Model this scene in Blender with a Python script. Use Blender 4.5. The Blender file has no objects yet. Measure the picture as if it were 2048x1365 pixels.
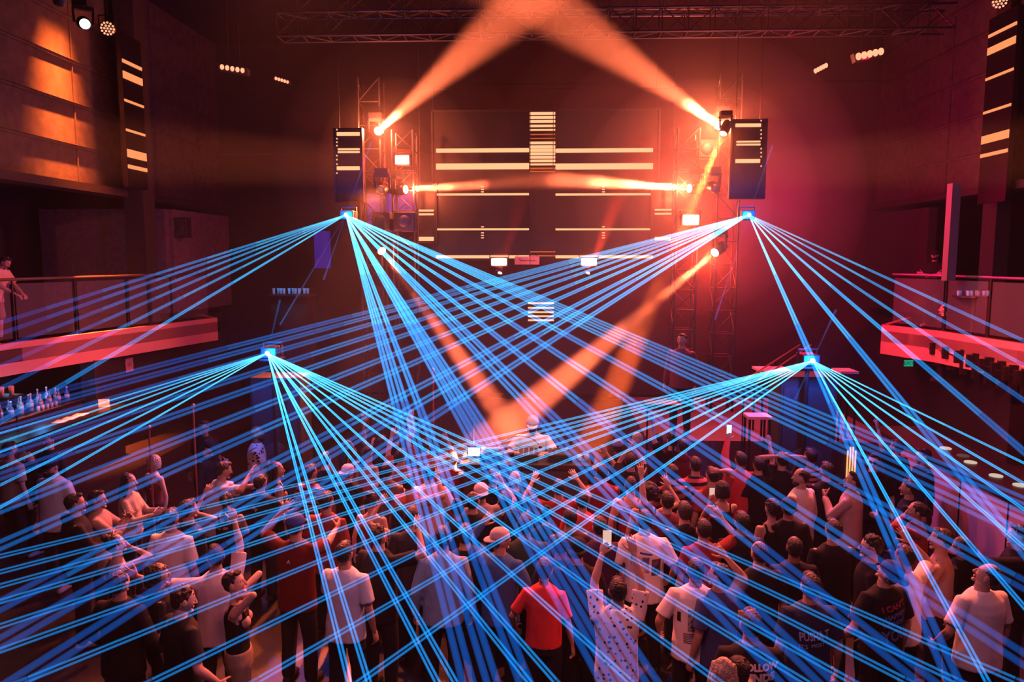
import bpy, math, random
import numpy as np
from mathutils import Vector, Matrix, Euler, noise
from mathutils.bvhtree import BVHTree

sc = bpy.context.scene
COL = bpy.context.collection
R = math.radians
random.seed(7)
rng = np.random.RandomState(7)

# ------------------------------------------------------------------ camera, world, exposure
FPX = 1500.0                       # focal length in pixels of the 2048 frame
CAM_LOC = Vector((0, 0, 4.1))      # eye height on the rear balcony
CAM_ROT = Euler((R(90 - 6.37), 0, R(2.33)), 'XYZ')
cam = bpy.data.cameras.new('camera')
cam.lens = FPX / 2048 * 36
cam.clip_end = 80
cam_ob = bpy.data.objects.new('camera', cam)
COL.objects.link(cam_ob)
cam_ob.location = CAM_LOC
cam_ob.rotation_euler = CAM_ROT
sc.camera = cam_ob
sc.world = bpy.data.worlds.new('world')
sc.world.use_nodes = True
sc.world.node_tree.nodes['Background'].inputs[0].default_value = (0, 0, 0, 1)
vs = sc.view_settings
vs.view_transform = 'Standard'
vs.look = 'None'
vs.exposure = -0.18
vs.gamma = 1.0
sc.cycles.transparent_max_bounces = 200
sc.cycles.max_bounces = 3
sc.cycles.diffuse_bounces = 1
sc.cycles.glossy_bounces = 2
sc.cycles.transmission_bounces = 3
sc.cycles.volume_bounces = 0
sc.cycles.use_denoising = True
sc.cycles.use_adaptive_sampling = True
sc.cycles.adaptive_threshold = .08
sc.cycles.sample_clamp_indirect = 4.0
CM = CAM_ROT.to_matrix()


def ray(px, py):
    return CM @ Vector(((px - 1024) / FPX, -(py - 682.5) / FPX, -1.0))


def P(px, py, Y):
    """world point at depth Y seen in the given direction"""
    d = ray(px, py)
    return CAM_LOC + d * (Y / d.y)


def G(px, py, z=0.0):
    d = ray(px, py)
    return CAM_LOC + d * ((z - CAM_LOC.z) / d.z)


# ------------------------------------------------------------------ lights
def lamp(kind, name, loc, energy, color, target=None, **kw):
    l = bpy.data.lights.new(name, kind)
    l.energy = energy
    l.color = color
    for k, v in kw.items():
        setattr(l, k, v)
    o = bpy.data.objects.new(name, l)
    COL.objects.link(o)
    o.location = loc
    if target is not None:
        o.rotation_euler = (Vector(target) - Vector(loc)).to_track_quat('-Z', 'Y').to_euler()
    return o


HAZE = .0008                       # haze density
ORANGE = (1.0, .155, .058)
DEEP = (1.0, .03, .01)
RED = (1.0, .01, .015)
PINK = (1.0, .22, .30)
BLUE = (.0, .16, 1.0)
# ceiling wash over the dance floor from above the rear balcony
lamp('AREA', 'rear_wash', (0.5, 2.0, 9.9), 112, (1.0, .20, .18), (0, 8.5, 1), size=1.5, shape='SQUARE', spread=R(80))
# stage washes hung over the stage edge
lamp('SPOT', 'stage_wash', (-4.6, 13.4, 10.0), 9500, ORANGE, (-1.5, 6.5, 1.3), spot_size=R(50), spot_blend=.8, shadow_soft_size=.12)
lamp('SPOT', 'stage_wash', (4.8, 13.4, 10.0), 12000, ORANGE, (1.5, 6.5, 1.3), spot_size=R(50), spot_blend=.8, shadow_soft_size=.12)
lamp('SPOT', 'side_wash', (8.8, 8.0, 5.0), 420, (1, .13, .05), (0, 6.0, 1.3), spot_size=R(70), spot_blend=.6, shadow_soft_size=.2)
lamp('SPOT', 'tower_wash', (-3.1, 14.5, 5.4), 8500, (1, .16, .035), (-4.6, 7.0, 1.0), spot_size=R(58), spot_blend=.7, shadow_soft_size=.12)
lamp('SPOT', 'tower_wash', (3.6, 14.5, 5.4), 7000, (1, .13, .03), (3.6, 6.5, 1.0), spot_size=R(58), spot_blend=.7, shadow_soft_size=.12)
lamp('SPOT', 'dj_key', (.6, 4.5, 9.9), 2200, (1, .62, .56), (.0, 10.0, 1.5), spot_size=R(11), spot_blend=.7, shadow_soft_size=.1)
# red glow round the stage
lamp('POINT', 'stage_glow', P(1400, 330, 15.6), 420, (1, .02, .004), shadow_soft_size=.3)
lamp('POINT', 'stage_glow', P(1420, 520, 15.2), 420, (1, .02, .004), shadow_soft_size=.3)
lamp('POINT', 'stage_glow', P(790, 330, 15.6), 80, (1, .02, .006), shadow_soft_size=.3)
lamp('POINT', 'stage_glow', P(1570, 400, 17.5), 800, (1, .0, .11), shadow_soft_size=.3)
# red uplight on the two balcony fascias
lamp('AREA', 'fascia_wash', (-6.2, 13.5, 2.9), 42, (1, 0, .012), (-9.1, 14.5, 2.2), size=.4, shape='SQUARE')
lamp('SPOT', 'fascia_wash', (4.6, 9.5, 3.6), 1900, (1, .075, .012), (8.4, 12.6, 2.2), spot_size=R(46), spot_blend=.25, shadow_soft_size=.03)
lamp('AREA', 'fascia_wash', (5.9, 15.0, 2.9), 22, (1, 0, .012), (8.3, 16.4, 2.2), size=.3, shape='SQUARE')
lamp('AREA', 'bar_front_wash', (3.6, 10.6, 3.4), 26, (1, 0, .01), (5.9, 10.2, .5), size=.4, shape='SQUARE')


# ------------------------------------------------------------------ materials
MATS = {}


def mat(name, col, rough=.7, metal=0, emit=None, strength=0, bump=0, bscale=30, spec=.5, var=0):
    if name in MATS:
        return MATS[name]
    m = bpy.data.materials.new(name)
    m.use_nodes = True
    nt = m.node_tree
    b = nt.nodes['Principled BSDF']
    b.inputs['Base Color'].default_value = (*col, 1)
    b.inputs['Roughness'].default_value = rough
    b.inputs['Metallic'].default_value = metal
    b.inputs['Specular IOR Level'].default_value = spec
    if emit:
        b.inputs['Emission Color'].default_value = (*emit, 1)
        b.inputs['Emission Strength'].default_value = strength
    if bump or var:
        tc = nt.nodes.new('ShaderNodeTexCoord')
        n = nt.nodes.new('ShaderNodeTexNoise')
        n.inputs['Scale'].default_value = bscale
        n.inputs['Detail'].default_value = 5
        nt.links.new(tc.outputs['Object'], n.inputs['Vector'])
        if bump:
            bp = nt.nodes.new('ShaderNodeBump')
            bp.inputs['Strength'].default_value = bump
            bp.inputs['Distance'].default_value = .02
            nt.links.new(n.outputs['Fac'], bp.inputs['Height'])
            nt.links.new(bp.outputs['Normal'], b.inputs['Normal'])
        if var:
            r = nt.nodes.new('ShaderNodeValToRGB')
            r.color_ramp.elements[0].position = .3
            r.color_ramp.elements[1].position = .7
            r.color_ramp.elements[0].color = (*[c * (1 - var) for c in col], 1)
            r.color_ramp.elements[1].color = (*[min(1, c * (1 + var)) for c in col], 1)
            nt.links.new(n.outputs['Fac'], r.inputs['Fac'])
            nt.links.new(r.outputs['Color'], b.inputs['Base Color'])
    MATS[name] = m
    return m


def emat(name, col, s):
    if name in MATS:
        return MATS[name]
    m = bpy.data.materials.new(name)
    m.use_nodes = True
    nt = m.node_tree
    nt.nodes.clear()
    o = nt.nodes.new('ShaderNodeOutputMaterial')
    e = nt.nodes.new('ShaderNodeEmission')
    e.inputs[0].default_value = (*col, 1)
    e.inputs[1].default_value = s
    nt.links.new(e.outputs[0], o.inputs['Surface'])
    MATS[name] = m
    return m


def volmat(name, kind, col, s, g=0.0):
    m = bpy.data.materials.new(name)
    m.use_nodes = True
    nt = m.node_tree
    nt.nodes.clear()
    o = nt.nodes.new('ShaderNodeOutputMaterial')
    if kind == 'emit':
        e = nt.nodes.new('ShaderNodeEmission')
        e.inputs[0].default_value = (*col, 1)
        e.inputs[1].default_value = s
    else:
        e = nt.nodes.new('ShaderNodeVolumeScatter')
        e.inputs['Color'].default_value = (*col, 1)
        e.inputs['Density'].default_value = s
        e.inputs['Anisotropy'].default_value = g
    nt.links.new(e.outputs[0], o.inputs['Volume'])
    return m


M_black = mat('black_metal', (.012, .012, .013), .45, .3)
M_truss = mat('truss_metal', (.02, .02, .022), .45, .3)
M_panel = mat('screen_black', (.006, .006, .007), .35)
M_conc = mat('concrete', (.05, .045, .04), .85, bump=.35, bscale=6, var=.28)
M_dark = mat('dark_paint', (.016, .014, .015), .8, bump=.1, bscale=10)
M_back = mat('back_wall_paint', (.02, .017, .02), .8, bump=.1, bscale=8)
M_floor = mat('club_floor', (.02, .017, .017), .35, bump=.05, bscale=20, var=.4)
M_fascia = mat('fascia_red_tint', (.62, .30, .28), .6, bump=.05, bscale=60)  # red of the wash lights is partly put into this base colour
M_strip = emat('led_strip', (1, .40, .19), 1.7)
M_strip2 = emat('led_strip_dim', (1, .16, .04), .7)
M_strip_wall = emat('led_strip_wall', (1, .30, .11), 1.25)
M_blind = emat('blinder_face', (1, .86, .66), 9)
M_lens = emat('lens_white', (1, .75, .5), 14)
M_ledred = emat('led_lens_red', (1, .32, .17), 2.0)
M_white_lens = emat('lens_cold', (.75, .98, 1), 2.6)
M_glass = mat('rail_glass', (.6, .65, .7), .05)
M_bglass = mat('bottle_glass', (.35, .45, .6), .12, spec=1)
M_bottle2 = mat('bottle_dark', (.10, .14, .16), .12, spec=1)
M_gear = mat('dj_gear', (.02, .02, .022), .4)
M_paper = mat('paper', (.8, .76, .72), .8)
M_speaker = mat('speaker_black', (.02, .02, .02), .75, bump=.2, bscale=80)


# ------------------------------------------------------------------ mesh helpers
class MB:
    def __init__(s):
        s.v = []
        s.f = []
        s.mi = []

    def add(s, V, F, mi=0):
        o = len(s.v)
        s.v.extend([tuple(p) for p in V])
        for f in F:
            s.f.append(tuple(i + o for i in f))
            s.mi.append(mi)
        return s

    def box(s, c, size, rot=None, mi=0, top=None):
        hx, hy, hz = [k / 2 for k in size]
        t = top or (1, 1)
        V = [Vector((x * hx * (t[0] if z > 0 else 1), y * hy * (t[1] if z > 0 else 1), z * hz)) for z in (-1, 1) for y in (-1, 1) for x in (-1, 1)]
        if rot is not None:
            V = [rot @ p for p in V]
        V = [p + Vector(c) for p in V]
        s.add(V, [(0, 2, 3, 1), (4, 5, 7, 6), (0, 1, 5, 4), (2, 6, 7, 3), (0, 4, 6, 2), (1, 3, 7, 5)], mi)
        return s

    def tube(s, pts, rad, n=10, mi=0, rnd=False, ref=None, ell=1.0):
        """closed loft along a polyline; rnd adds hemispherical ends; ell flattens it along ref"""
        V, F = loft(pts, rad, n, rnd, ref, ell)
        return s.add(V, F, mi)

    def quad(s, pts, th=.01, mi=0):
        p = [Vector(q) for q in pts]
        nrm = (p[1] - p[0]).cross(p[2] - p[0]).normalized() * th
        V = p + [q - nrm for q in p]
        n = len(p)
        F = [tuple(range(n)), tuple(range(2 * n - 1, n - 1, -1))] + [(i + n, (i + 1) % n + n, (i + 1) % n, i) for i in range(n)]
        return s.add(V, F, mi)

    def build(s, name, mats, parent=None, smooth=False, loc=None):
        me = bpy.data.meshes.new(name)
        me.from_pydata(s.v, [], s.f)
        for m in (mats if isinstance(mats, (list, tuple)) else [mats]):
            me.materials.append(m)
        if len(set(s.mi)) > 1:
            me.polygons.foreach_set('material_index', s.mi)
        if smooth:
            me.polygons.foreach_set('use_smooth', [True] * len(me.polygons))
        me.update()
        o = bpy.data.objects.new(name, me)
        COL.objects.link(o)
        if parent:
            o.parent = parent
        if loc is not None:
            o.location = loc
        return o


def loft(pts, rad, n=10, rnd=False, ref=None, ell=1.0):
    P_ = [np.array(p, float) for p in pts]
    rad = list(rad) if hasattr(rad, '__len__') else [rad] * len(P_)
    k = len(P_)
    T = []
    for i in range(k):
        a = P_[max(0, i - 1)]
        b = P_[min(k - 1, i + 1)]
        t = b - a
        T.append(t / (np.linalg.norm(t) + 1e-9))
    if rnd:
        r0, r1 = rad[0], rad[-1]
        pre = [(P_[0] - T[0] * r0 * c, r0 * s_, T[0]) for c, s_ in ((.97, .2), (.7, .7), (.38, .92))]
        post = [(P_[-1] + T[-1] * r1 * c, r1 * s_, T[-1]) for c, s_ in ((.38, .92), (.7, .7), (.97, .2))]
        P_ = [p[0] for p in pre] + P_ + [p[0] for p in post]
        rad = [p[1] for p in pre] + rad + [p[1] for p in post]
        T = [p[2] for p in pre] + T + [p[2] for p in post]
    if ref is None:
        ref = np.array((0, 0, 1.0)) if abs(T[0][2]) < .9 else np.array((0, 1.0, 0))
    u = np.array(ref, float)
    V = []
    for p, r, t in zip(P_, rad, T):
        u = u - t * np.dot(u, t)
        nu = np.linalg.norm(u)
        if nu < 1e-6:
            u = np.array((1.0, 0, 0))
            u = u - t * np.dot(u, t)
            nu = np.linalg.norm(u)
        u = u / nu
        w = np.cross(t, u)
        for j in range(n):
            a = 2 * math.pi * j / n
            V.append(p + u * (math.cos(a) * r * ell) + w * (math.sin(a) * r))
    F = []
    m = len(P_)
    for i in range(m - 1):
        for j in range(n):
            a, b = i * n + j, i * n + (j + 1) % n
            F.append((a, b, b + n, a + n))
    F.append(tuple(range(n - 1, -1, -1)))
    F.append(tuple(range((m - 1) * n, m * n)))
    return V, F


def rings(rows, n=20):
    """horizontal elliptical rings: rows of (z, rx, ry, x0, y0)"""
    V = []
    for z, rx, ry, x0, y0 in rows:
        for j in range(n):
            a = 2 * math.pi * j / n
            V.append((x0 + rx * math.cos(a), y0 + ry * math.sin(a), z))
    F = []
    for i in range(len(rows) - 1):
        for j in range(n):
            a, b = i * n + j, i * n + (j + 1) % n
            F.append((a, b, b + n, a + n))
    F.append(tuple(range(n - 1, -1, -1)))
    F.append(tuple(range((len(rows) - 1) * n, len(rows) * n)))
    return V, F


def ellipsoid(c, r, nu=16, nv=10):
    V, F = [], []
    for i in range(1, nv):
        t = math.pi * i / nv
        for j in range(nu):
            a = 2 * math.pi * j / nu
            V.append((c[0] + r[0] * math.sin(t) * math.cos(a), c[1] + r[1] * math.sin(t) * math.sin(a), c[2] + r[2] * math.cos(t)))
    for i in range(nv - 2):
        for j in range(nu):
            a, b = i * nu + j, i * nu + (j + 1) % nu
            F.append((a, a + nu, b + nu, b))
    V.append((c[0], c[1], c[2] + r[2]))
    V.append((c[0], c[1], c[2] - r[2]))
    t, b = len(V) - 2, len(V) - 1
    for j in range(nu):
        F.append((t, j, (j + 1) % nu))
        o = (nv - 2) * nu
        F.append((b, o + (j + 1) % nu, o + j))
    return V, F


def lathe(prof, n=14):
    return rings([(z, r, r, 0, 0) for z, r in prof], n)


def tag(o, label=None, cat=None, group=None, kind=None):
    if label:
        o['label'] = label
    if cat:
        o['category'] = cat
    if group:
        o['group'] = group
    if kind:
        o['kind'] = kind
    return o


def empty(name, loc=(0, 0, 0), rz=0, label=None, cat=None, group=None):
    o = bpy.data.objects.new(name, None)
    COL.objects.link(o)
    o.location = loc
    o.rotation_euler = (0, 0, rz)
    o.empty_display_size = .1
    return tag(o, label, cat, group)


def struct(name, mb, m):
    return tag(mb.build(name, m), kind='structure')


def remesh(V, F, vox, smooth=3):
    """one continuous surface from overlapping closed pieces"""
    me = bpy.data.meshes.new('tmp')
    me.from_pydata([tuple(v) for v in V], [], F)
    o = bpy.data.objects.new('tmp', me)
    COL.objects.link(o)
    m = o.modifiers.new('r', 'REMESH')
    m.mode = 'VOXEL'
    m.voxel_size = vox
    s = o.modifiers.new('s', 'SMOOTH')
    s.factor = .5
    s.iterations = smooth
    dg = bpy.context.evaluated_depsgraph_get()
    ev = o.evaluated_get(dg)
    em = ev.to_mesh()
    nv = len(em.vertices)
    co = np.empty(nv * 3, np.float32)
    em.vertices.foreach_get('co', co)
    nl = len(em.loops)
    li = np.empty(nl, np.int32)
    em.loops.foreach_get('vertex_index', li)
    npol = len(em.polygons)
    lt = np.empty(npol, np.int32)
    em.polygons.foreach_get('loop_total', lt)
    ev.to_mesh_clear()
    bpy.data.objects.remove(o)
    bpy.data.meshes.remove(me)
    return co.reshape(-1, 3).astype(float), li, lt


class Soup:
    """numpy mesh pieces with material indices, joined quickly"""
    def __init__(s):
        s.p = []

    def add(s, co, li, lt, mi=0):
        s.p.append((np.asarray(co), np.asarray(li), np.asarray(lt), mi))
        return s

    def addVF(s, V, F, mi=0):
        li = np.concatenate([np.array(f) for f in F])
        lt = np.array([len(f) for f in F])
        return s.add(np.array(V, float).reshape(-1, 3), li, lt, mi)

    def build(s, name, mats, parent=None):
        off = 0
        CO, LI, LT, MI = [], [], [], []
        for co, li, lt, mi in s.p:
            CO.append(co)
            LI.append(li + off)
            LT.append(lt)
            MI.append(np.full(len(lt), mi))
            off += len(co)
        CO, LI, LT, MI = map(np.concatenate, (CO, LI, LT, MI))
        me = bpy.data.meshes.new(name)
        me.vertices.add(len(CO))
        me.vertices.foreach_set('co', CO.astype(np.float32).ravel())
        me.loops.add(len(LI))
        me.loops.foreach_set('vertex_index', LI.astype(np.int32))
        me.polygons.add(len(LT))
        me.polygons.foreach_set('loop_start', (np.cumsum(LT) - LT).astype(np.int32))
        me.polygons.foreach_set('loop_total', LT.astype(np.int32))
        for m in mats:
            me.materials.append(m)
        me.polygons.foreach_set('material_index', MI.astype(np.int32))
        me.polygons.foreach_set('use_smooth', np.ones(len(LT), bool))
        me.update(calc_edges=True)
        me.validate()
        o = bpy.data.objects.new(name, me)
        COL.objects.link(o)
        if parent:
            o.parent = parent
        return o


exec_parts = []


def hang(t, pts, top=10.3):
    """suspension cables from points on a hung thing up to the ceiling"""
    for p in pts:
        MB().tube([p, (p[0], p[1], top - t.location.z)], .006, 5).build('suspension_cable', M_black, t)


# ------------------------------------------------------------------ room shell
XW = 9.6
struct('floor', MB().box((0, 11, -.5), (28, 26, .2)), M_floor)
for sx_, x0_ in ((-1, 7.9), (1, 5.95)):
    struct('floor_raised_' + ('left' if sx_ < 0 else 'right'), MB().box((sx_ * (x0_ + 13) / 2, 11, -.2), (13 - x0_, 24, .4)), M_dark)
struct('ceiling', MB().box((0, 11, 10.4), (28, 26, .2)), mat('ceiling_black', (.008, .008, .008), .9))
b = MB().box((0, 22.6, 5.15), (28, .4, 10.3))
for z in (5.4, 7.2, 9.0):
    b.box((0, 22.36, z), (24, .08, .12))
struct('wall_back', b, M_back)
struct('wall_front', MB().box((0, -1.6, 5.15), (28, .3, 10.3)), M_dark)
# upper side walls: board marked concrete with thin ledges
for sx, side in ((-1, 'left'), (1, 'right')):
    b = MB().box((sx * (XW + .2), 10.5, 7.95), (.4, 24, 4.7))
    for z in (6.35, 7.2, 8.05, 8.9, 9.7):
        b.box((sx * (XW - .02), 10.5, z), (.05, 24, .05))
        b.box((sx * (XW - .03), 10.5, z + .04), (.06, 24, .012))
    for y in (3, 6, 9, 12.2, 15.4, 18.6, 21):
        b.box((sx * (XW - .012), y, 7.9), (.03, .03, 4.5))
    struct('wall_upper_' + side, b, M_conc)
    struct('trim_1_' + side, MB().box((sx * (XW - .1), 10.5, 5.52), (.5, 24, .16)), M_dark)
    struct('wall_outer_' + side, MB().box((sx * 13.2, 10.5, 5.1), (.4, 24, 10.2)), M_dark)
    struct('wall_lower_' + side, MB().box((sx * 9.35, 18.6, 1.0), (.3, 7.4, 2.0)), M_dark)
    struct('wall_bar_' + side, MB().box((sx * 11.2, 7.0, 1.0), (.3, 16, 2.0)), M_dark)
    # balcony deck
    struct('floor_balcony_' + side, MB().box((sx * 11.35, 10.5, 2.3), (3.3, 24, .3)), M_dark)
M_niche = mat('niche_paint', (.16, .14, .14), .85, bump=.1, bscale=8, var=.2)
struct('wall_niche_left', MB().box((-9.4, 20.4, 4.0), (.2, 3.4, 2.6)).box((-11.0, 18.6, 4.0), (3.2, .2, 2.6)), M_niche)
struct('wall_niche_right', MB().box((9.4, 20.4, 4.0), (.2, 3.4, 2.6)), M_dark)


def fascia(name, pts, zt, zb, m, th=.12):
    b = MB()
    for (a, c) in zip(pts[:-1], pts[1:]):
        a = Vector((*a, 0))
        c = Vector((*c, 0))
        d = (c - a).normalized()
        nn = Vector((-d.y, d.x, 0)) * th
        V = [a, c, c + nn, a + nn]
        V = [Vector((p.x, p.y, zb)) for p in V] + [Vector((p.x, p.y, zt)) for p in V]
        b.add(V, [(3, 2, 1, 0), (4, 5, 6, 7), (0, 1, 5, 4), (1, 2, 6, 5), (2, 3, 7, 6), (3, 0, 4, 7)])
    return struct(name, b, m)


FL = [(-10.4, 7.0), (-9.55, 13.3), (-8.35, 18.9), (-9.3, 20.0)]
FR = [(9.3, 7.0), (8.5, 13.3), (8.2, 15.8), (7.7, 17.3), (9.3, 19.5)]
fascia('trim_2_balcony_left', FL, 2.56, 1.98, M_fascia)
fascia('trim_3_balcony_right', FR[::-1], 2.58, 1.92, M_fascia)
for sx, FF in ((-1, FL), (1, FR)):
    b = MB()
    n = len(FF)
    V = [Vector((x, y, z)) for z in (2.2, 2.45) for x, y in FF + [(sx * 11.5, FF[-1][1]), (sx * 11.5, FF[0][1])]]
    k = len(FF) + 2
    b.add(V, [tuple(range(k)), tuple(range(2 * k - 1, k - 1, -1))] + [(i, (i + 1) % k, (i + 1) % k + k, i + k) for i in range(k)])
    struct('floor_balcony_edge_' + ('left' if sx < 0 else 'right'), b, M_dark)


def column(x, y, w, d, name):
    return struct(name, MB().box((x, y, 6.35), (w, d, 7.8)), M_dark)


column(-9.15, 16.9, .45, .5, 'column_left')
column(9.55, 16.4, .3, .5, 'column_right')


# balcony railings: posts, top rail, glass panes
def railing(pts, z0, z1, label, rail_mat):
    t = empty('balcony_railing', (*pts[0], z0), 0, label, 'railing')
    off = Vector(t.location)
    tr = MB()
    for a, c in zip(pts[:-1], pts[1:]):
        A = Vector((*a, z1)) - off
        Cc = Vector((*c, z1)) - off
        tr.tube([A, Cc], .028, 8, rnd=True)
        L = (Cc - A).length
        k = max(1, round(L / 1.6))
        for i in range(k):
            p = A + (Cc - A) * (i / k)
            q = A + (Cc - A) * ((i + 1) / k)
            MB().tube([(p.x, p.y, 0), (p.x, p.y, z1 - z0)], .018, 8).build('rail_post', M_black, t)
            dd = (q - p).normalized()
            aa, cc = p + dd * .06, q - dd * .06
            nn = Vector((-dd.y, dd.x, 0)) * .008
            V = [aa, cc, cc + nn, aa + nn]
            V = [Vector((v.x, v.y, .06)) for v in V] + [Vector((v.x, v.y, z1 - z0 - .08)) for v in V]
            g = MB().add(V, [(3, 2, 1, 0), (4, 5, 6, 7), (0, 1, 5, 4), (1, 2, 6, 5), (2, 3, 7, 6), (3, 0, 4, 7)])
            g.build('rail_glass_pane', M_railglass, t)
    tr.build('top_rail', rail_mat, t)
    return t


M_railglass = bpy.data.materials.new('clear_glass')
M_railglass.use_nodes = True
_b = M_railglass.node_tree.nodes['Principled BSDF']
_b.inputs['Base Color'].default_value = (.75, .8, .85, 1)
_b.inputs['Roughness'].default_value = .03
_b.inputs['Alpha'].default_value = .05
M_rail = mat('rail_metal', (.25, .22, .2), .35, .7)
railing([(-10.45, 7.0), (-9.65, 13.3), (-8.5, 18.8)], 2.56, 3.70, 'dark glass balcony railing above the long red fascia, man leaning on it', M_rail)
railing([(9.35, 7.0), (8.62, 13.3), (8.3, 15.8), (7.85, 17.2)], 2.58, 3.72, 'glass balcony railing above the orange-lit fascia', M_rail)

# ------------------------------------------------------------------ LED strip columns on the side walls
def led_column(sx, x, y0, y1, rows, zb, zt, label):
    t = empty('led_panel_column', (x, (y0 + y1) / 2, zb), 0, label, 'light panel', 'side wall LED columns')
    w = y1 - y0
    MB().box((0, 0, (zt - zb) / 2), (.10, w, zt - zb)).build('panel_housing', M_panel, t)
    for z, h in rows:
        MB().box((-sx * .056, 0, z - zb), (.02, w * .96, h)).build('led_strip', M_strip_wall, t)
    return t


def zat(px, py, x):
    d = ray(px, py)
    return CAM_LOC.z + d.z * (x / d.x)


xl = -8.9
yl0, yl1 = 15.95, 16.75
rowsL = [(zat(268, 134, xl), .07), (zat(270, 161, xl), .15), (zat(271, 210, xl), .05), (zat(272, 267, xl), .05), (zat(274, 312, xl), .17), (zat(275, 338, xl), .08)]
led_column(-1, xl, yl0, yl1, rowsL, 5.6, 8.8, 'tall black LED strip panel on the column beside the orange-lit concrete wall')
xr = 9.1
yr0, yr1 = 15.3, 16.25
rowsR = [(zat(1941, 94, xr), .06), (zat(1938, 124, xr), .14), (zat(1934, 177, xr), .05), (zat(1929, 241, xr), .05), (zat(1925, 293, xr), .16), (zat(1923, 323, xr), .07)]
led_column(1, xr, yr0, yr1, rowsR, 5.2, 8.9, 'tall black LED strip panel on the column of the plain dark wall')
tag(MB().box((0, 0, 0), (.17, .2, 1.9)).build('pillar_post', mat('post_paint', (.2, .16, .16), .6), loc=P(1903, 460, 15.3) + Vector((0, 0, -.05))), 'slim red-lit post standing on the balcony under the LED panel', 'post')

# ------------------------------------------------------------------ stage: LED screen wall
SY = 16.0


def strip_box(mb, x0, y0, x1, y1, Y, th=.03, dy=0):
    a = P(x0, y0, Y)
    c = P(x1, y1, Y)
    mb.box(((a.x + c.x) / 2, Y + dy, (a.z + c.z) / 2), (abs(c.x - a.x), th, abs(c.z - a.z)))


def led_screen(name, label, frame, strips, Y, group=None):
    a = P(frame[0], frame[1], Y)
    c = P(frame[2], frame[3], Y)
    cx = (a.x + c.x) / 2
    t = empty(name, (cx, Y, min(a.z, c.z)), 0, label, 'screen', group)
    off = Vector(t.location)
    h = MB()
    h.box((0, .09, abs(a.z - c.z) / 2), (abs(c.x - a.x) + .06, .12, abs(a.z - c.z)))
    h.build('screen_housing', M_panel, t)
    fr = MB()
    W, H = abs(c.x - a.x) + .1, abs(a.z - c.z)
    for sx in (-1, 1):
        fr.box((sx * W / 2, .08, H / 2), (.035, .16, H + .04))
    for z in (0, H):
        fr.box((0, .08, z), (W, .16, .035))
    fr.build('screen_frame', M_black, t)
    for (x0, y0, x1, y1, bright) in strips:
        s = MB()
        strip_box(s, x0, y0, x1, y1, Y)
        s.v = [tuple(Vector(v) - off) for v in s.v]
        o = s.build('led_strip', M_strip if bright > 1 else M_strip2, t)
        m = o.modifiers.new('b', 'BEVEL')
        m.width = .008
        m.segments = 2
    hang(t, [(-W * .35, .12, H), (W * .35, .12, H)])
    return t


st = []
for x0, x1 in ((872, 1058), (1111, 1306)):
    for y, h in ((301, 7), (333, 11), (389, 3.5), (459, 3.5), (514, 6)):
        st.append((x0, y - h / 2, x1, y + h / 2, 2))
    for y in (374, 379, 384, 454, 466, 471, 476):
        xm = 965 if x0 < 1000 else 1207
        st.append((xm - 3, y - 1, xm + 3, y + 1, 2))
for y, h, br in ((227, 5, 2), (235, 5, 2), (243, 5, 2), (252, 4.5, 2), (260, 3, 2), (269, 2, 1), (277, 1.5, 1), (286, 5, 2), (294, 6, 2), (301, 6, 2),
                 (308, 5.5, 2), (315, 5, 2), (322, 4.5, 2), (329, 3.5, 2), (337, 3, 1), (343, 1.5, 1), (504, 2, 1), (512, 2.5, 1)):
    st.append((1059.5, y - h / 2, 1110.5, y + h / 2, br))
led_screen('led_screen', 'large black LED screen wall behind the DJ with long glowing orange lines', (868, 222, 1309, 520), st, SY)
led_screen('led_screen', 'narrow LED side screen touching the wall screen, beside the blue-lit truss tower', (837, 366, 868, 486),
           [(837.5, 370, 867.5, 376, 2), (837.5, 419.5, 867.5, 423.5, 2), (837.5, 427, 867.5, 431, 2), (837.5, 474, 867.5, 482, 2)], SY - .05, 'narrow LED side screens')
led_screen('led_screen', 'narrow LED side screen beside the brightest square blinder', (1309, 362, 1347, 486),
           [(1309.5, 366, 1346, 373, 2), (1309.5, 418, 1346, 421.5, 2), (1309.5, 426, 1346, 429.5, 2), (1309.5, 474, 1346, 481, 2)], SY - .05, 'narrow LED side screens')
led_screen('led_screen', 'outer LED panel with four bright lines next to the purple-dark wall area', (673, 258, 720, 402),
           [(673.5, 264.5, 719.5, 271.5, 2), (675.5, 297, 719.5, 300.5, 2), (675.5, 302.5, 719.5, 306, 2), (673.5, 333, 719.5, 340.5, 2)]
           + [(672.5, y, 675, y + 3, 2) for y in (258, 276, 283, 290, 310, 318, 327, 345)], 14.3, 'outer LED panels')
led_screen('led_screen', 'outer LED panel with four bright lines beside the magenta haze', (1470, 240, 1523, 396),
           [(1471, 247.5, 1522, 254, 2), (1473, 282, 1521, 285, 2), (1473, 287.5, 1521, 291, 2), (1471, 318.5, 1520, 326, 2)]
           + [(1521, y, 1523.5, y + 3, 2) for y in (240, 259, 267, 275, 296, 304, 312, 331)], 14.3, 'outer LED panels')
led_screen('led_screen', 'small low LED panel with five short lines above the DJ', (1055, 602, 1109, 648),
           [(1056, y - 1.8, 1108, y + 1.8, 2) for y in (607, 616, 625, 633, 641)], 15.2)

# printed banner under the screen
t = empty('stage_banner', P(1054, 530, SY - .12), 0, 'small pale banner with thin scribbled lettering under the LED screen', 'banner')
hang(t, [(-.2, .0, .17), (.2, .0, .17)], top=t.location.z + .25)
MB().box((0, 0, .09), (.52, .02, .17)).build('cloth', mat('banner', (.42, .28, .34), .8), t)
s = MB()
pp = [(-.17 + .34 * i / 24, -.014, .09 + .016 * math.sin(i * 1.9) + (.03 if i < 3 else 0)) for i in range(25)]
s.tube(pp, .0035, 5)
s.build('lettering', M_black, t)


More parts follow.
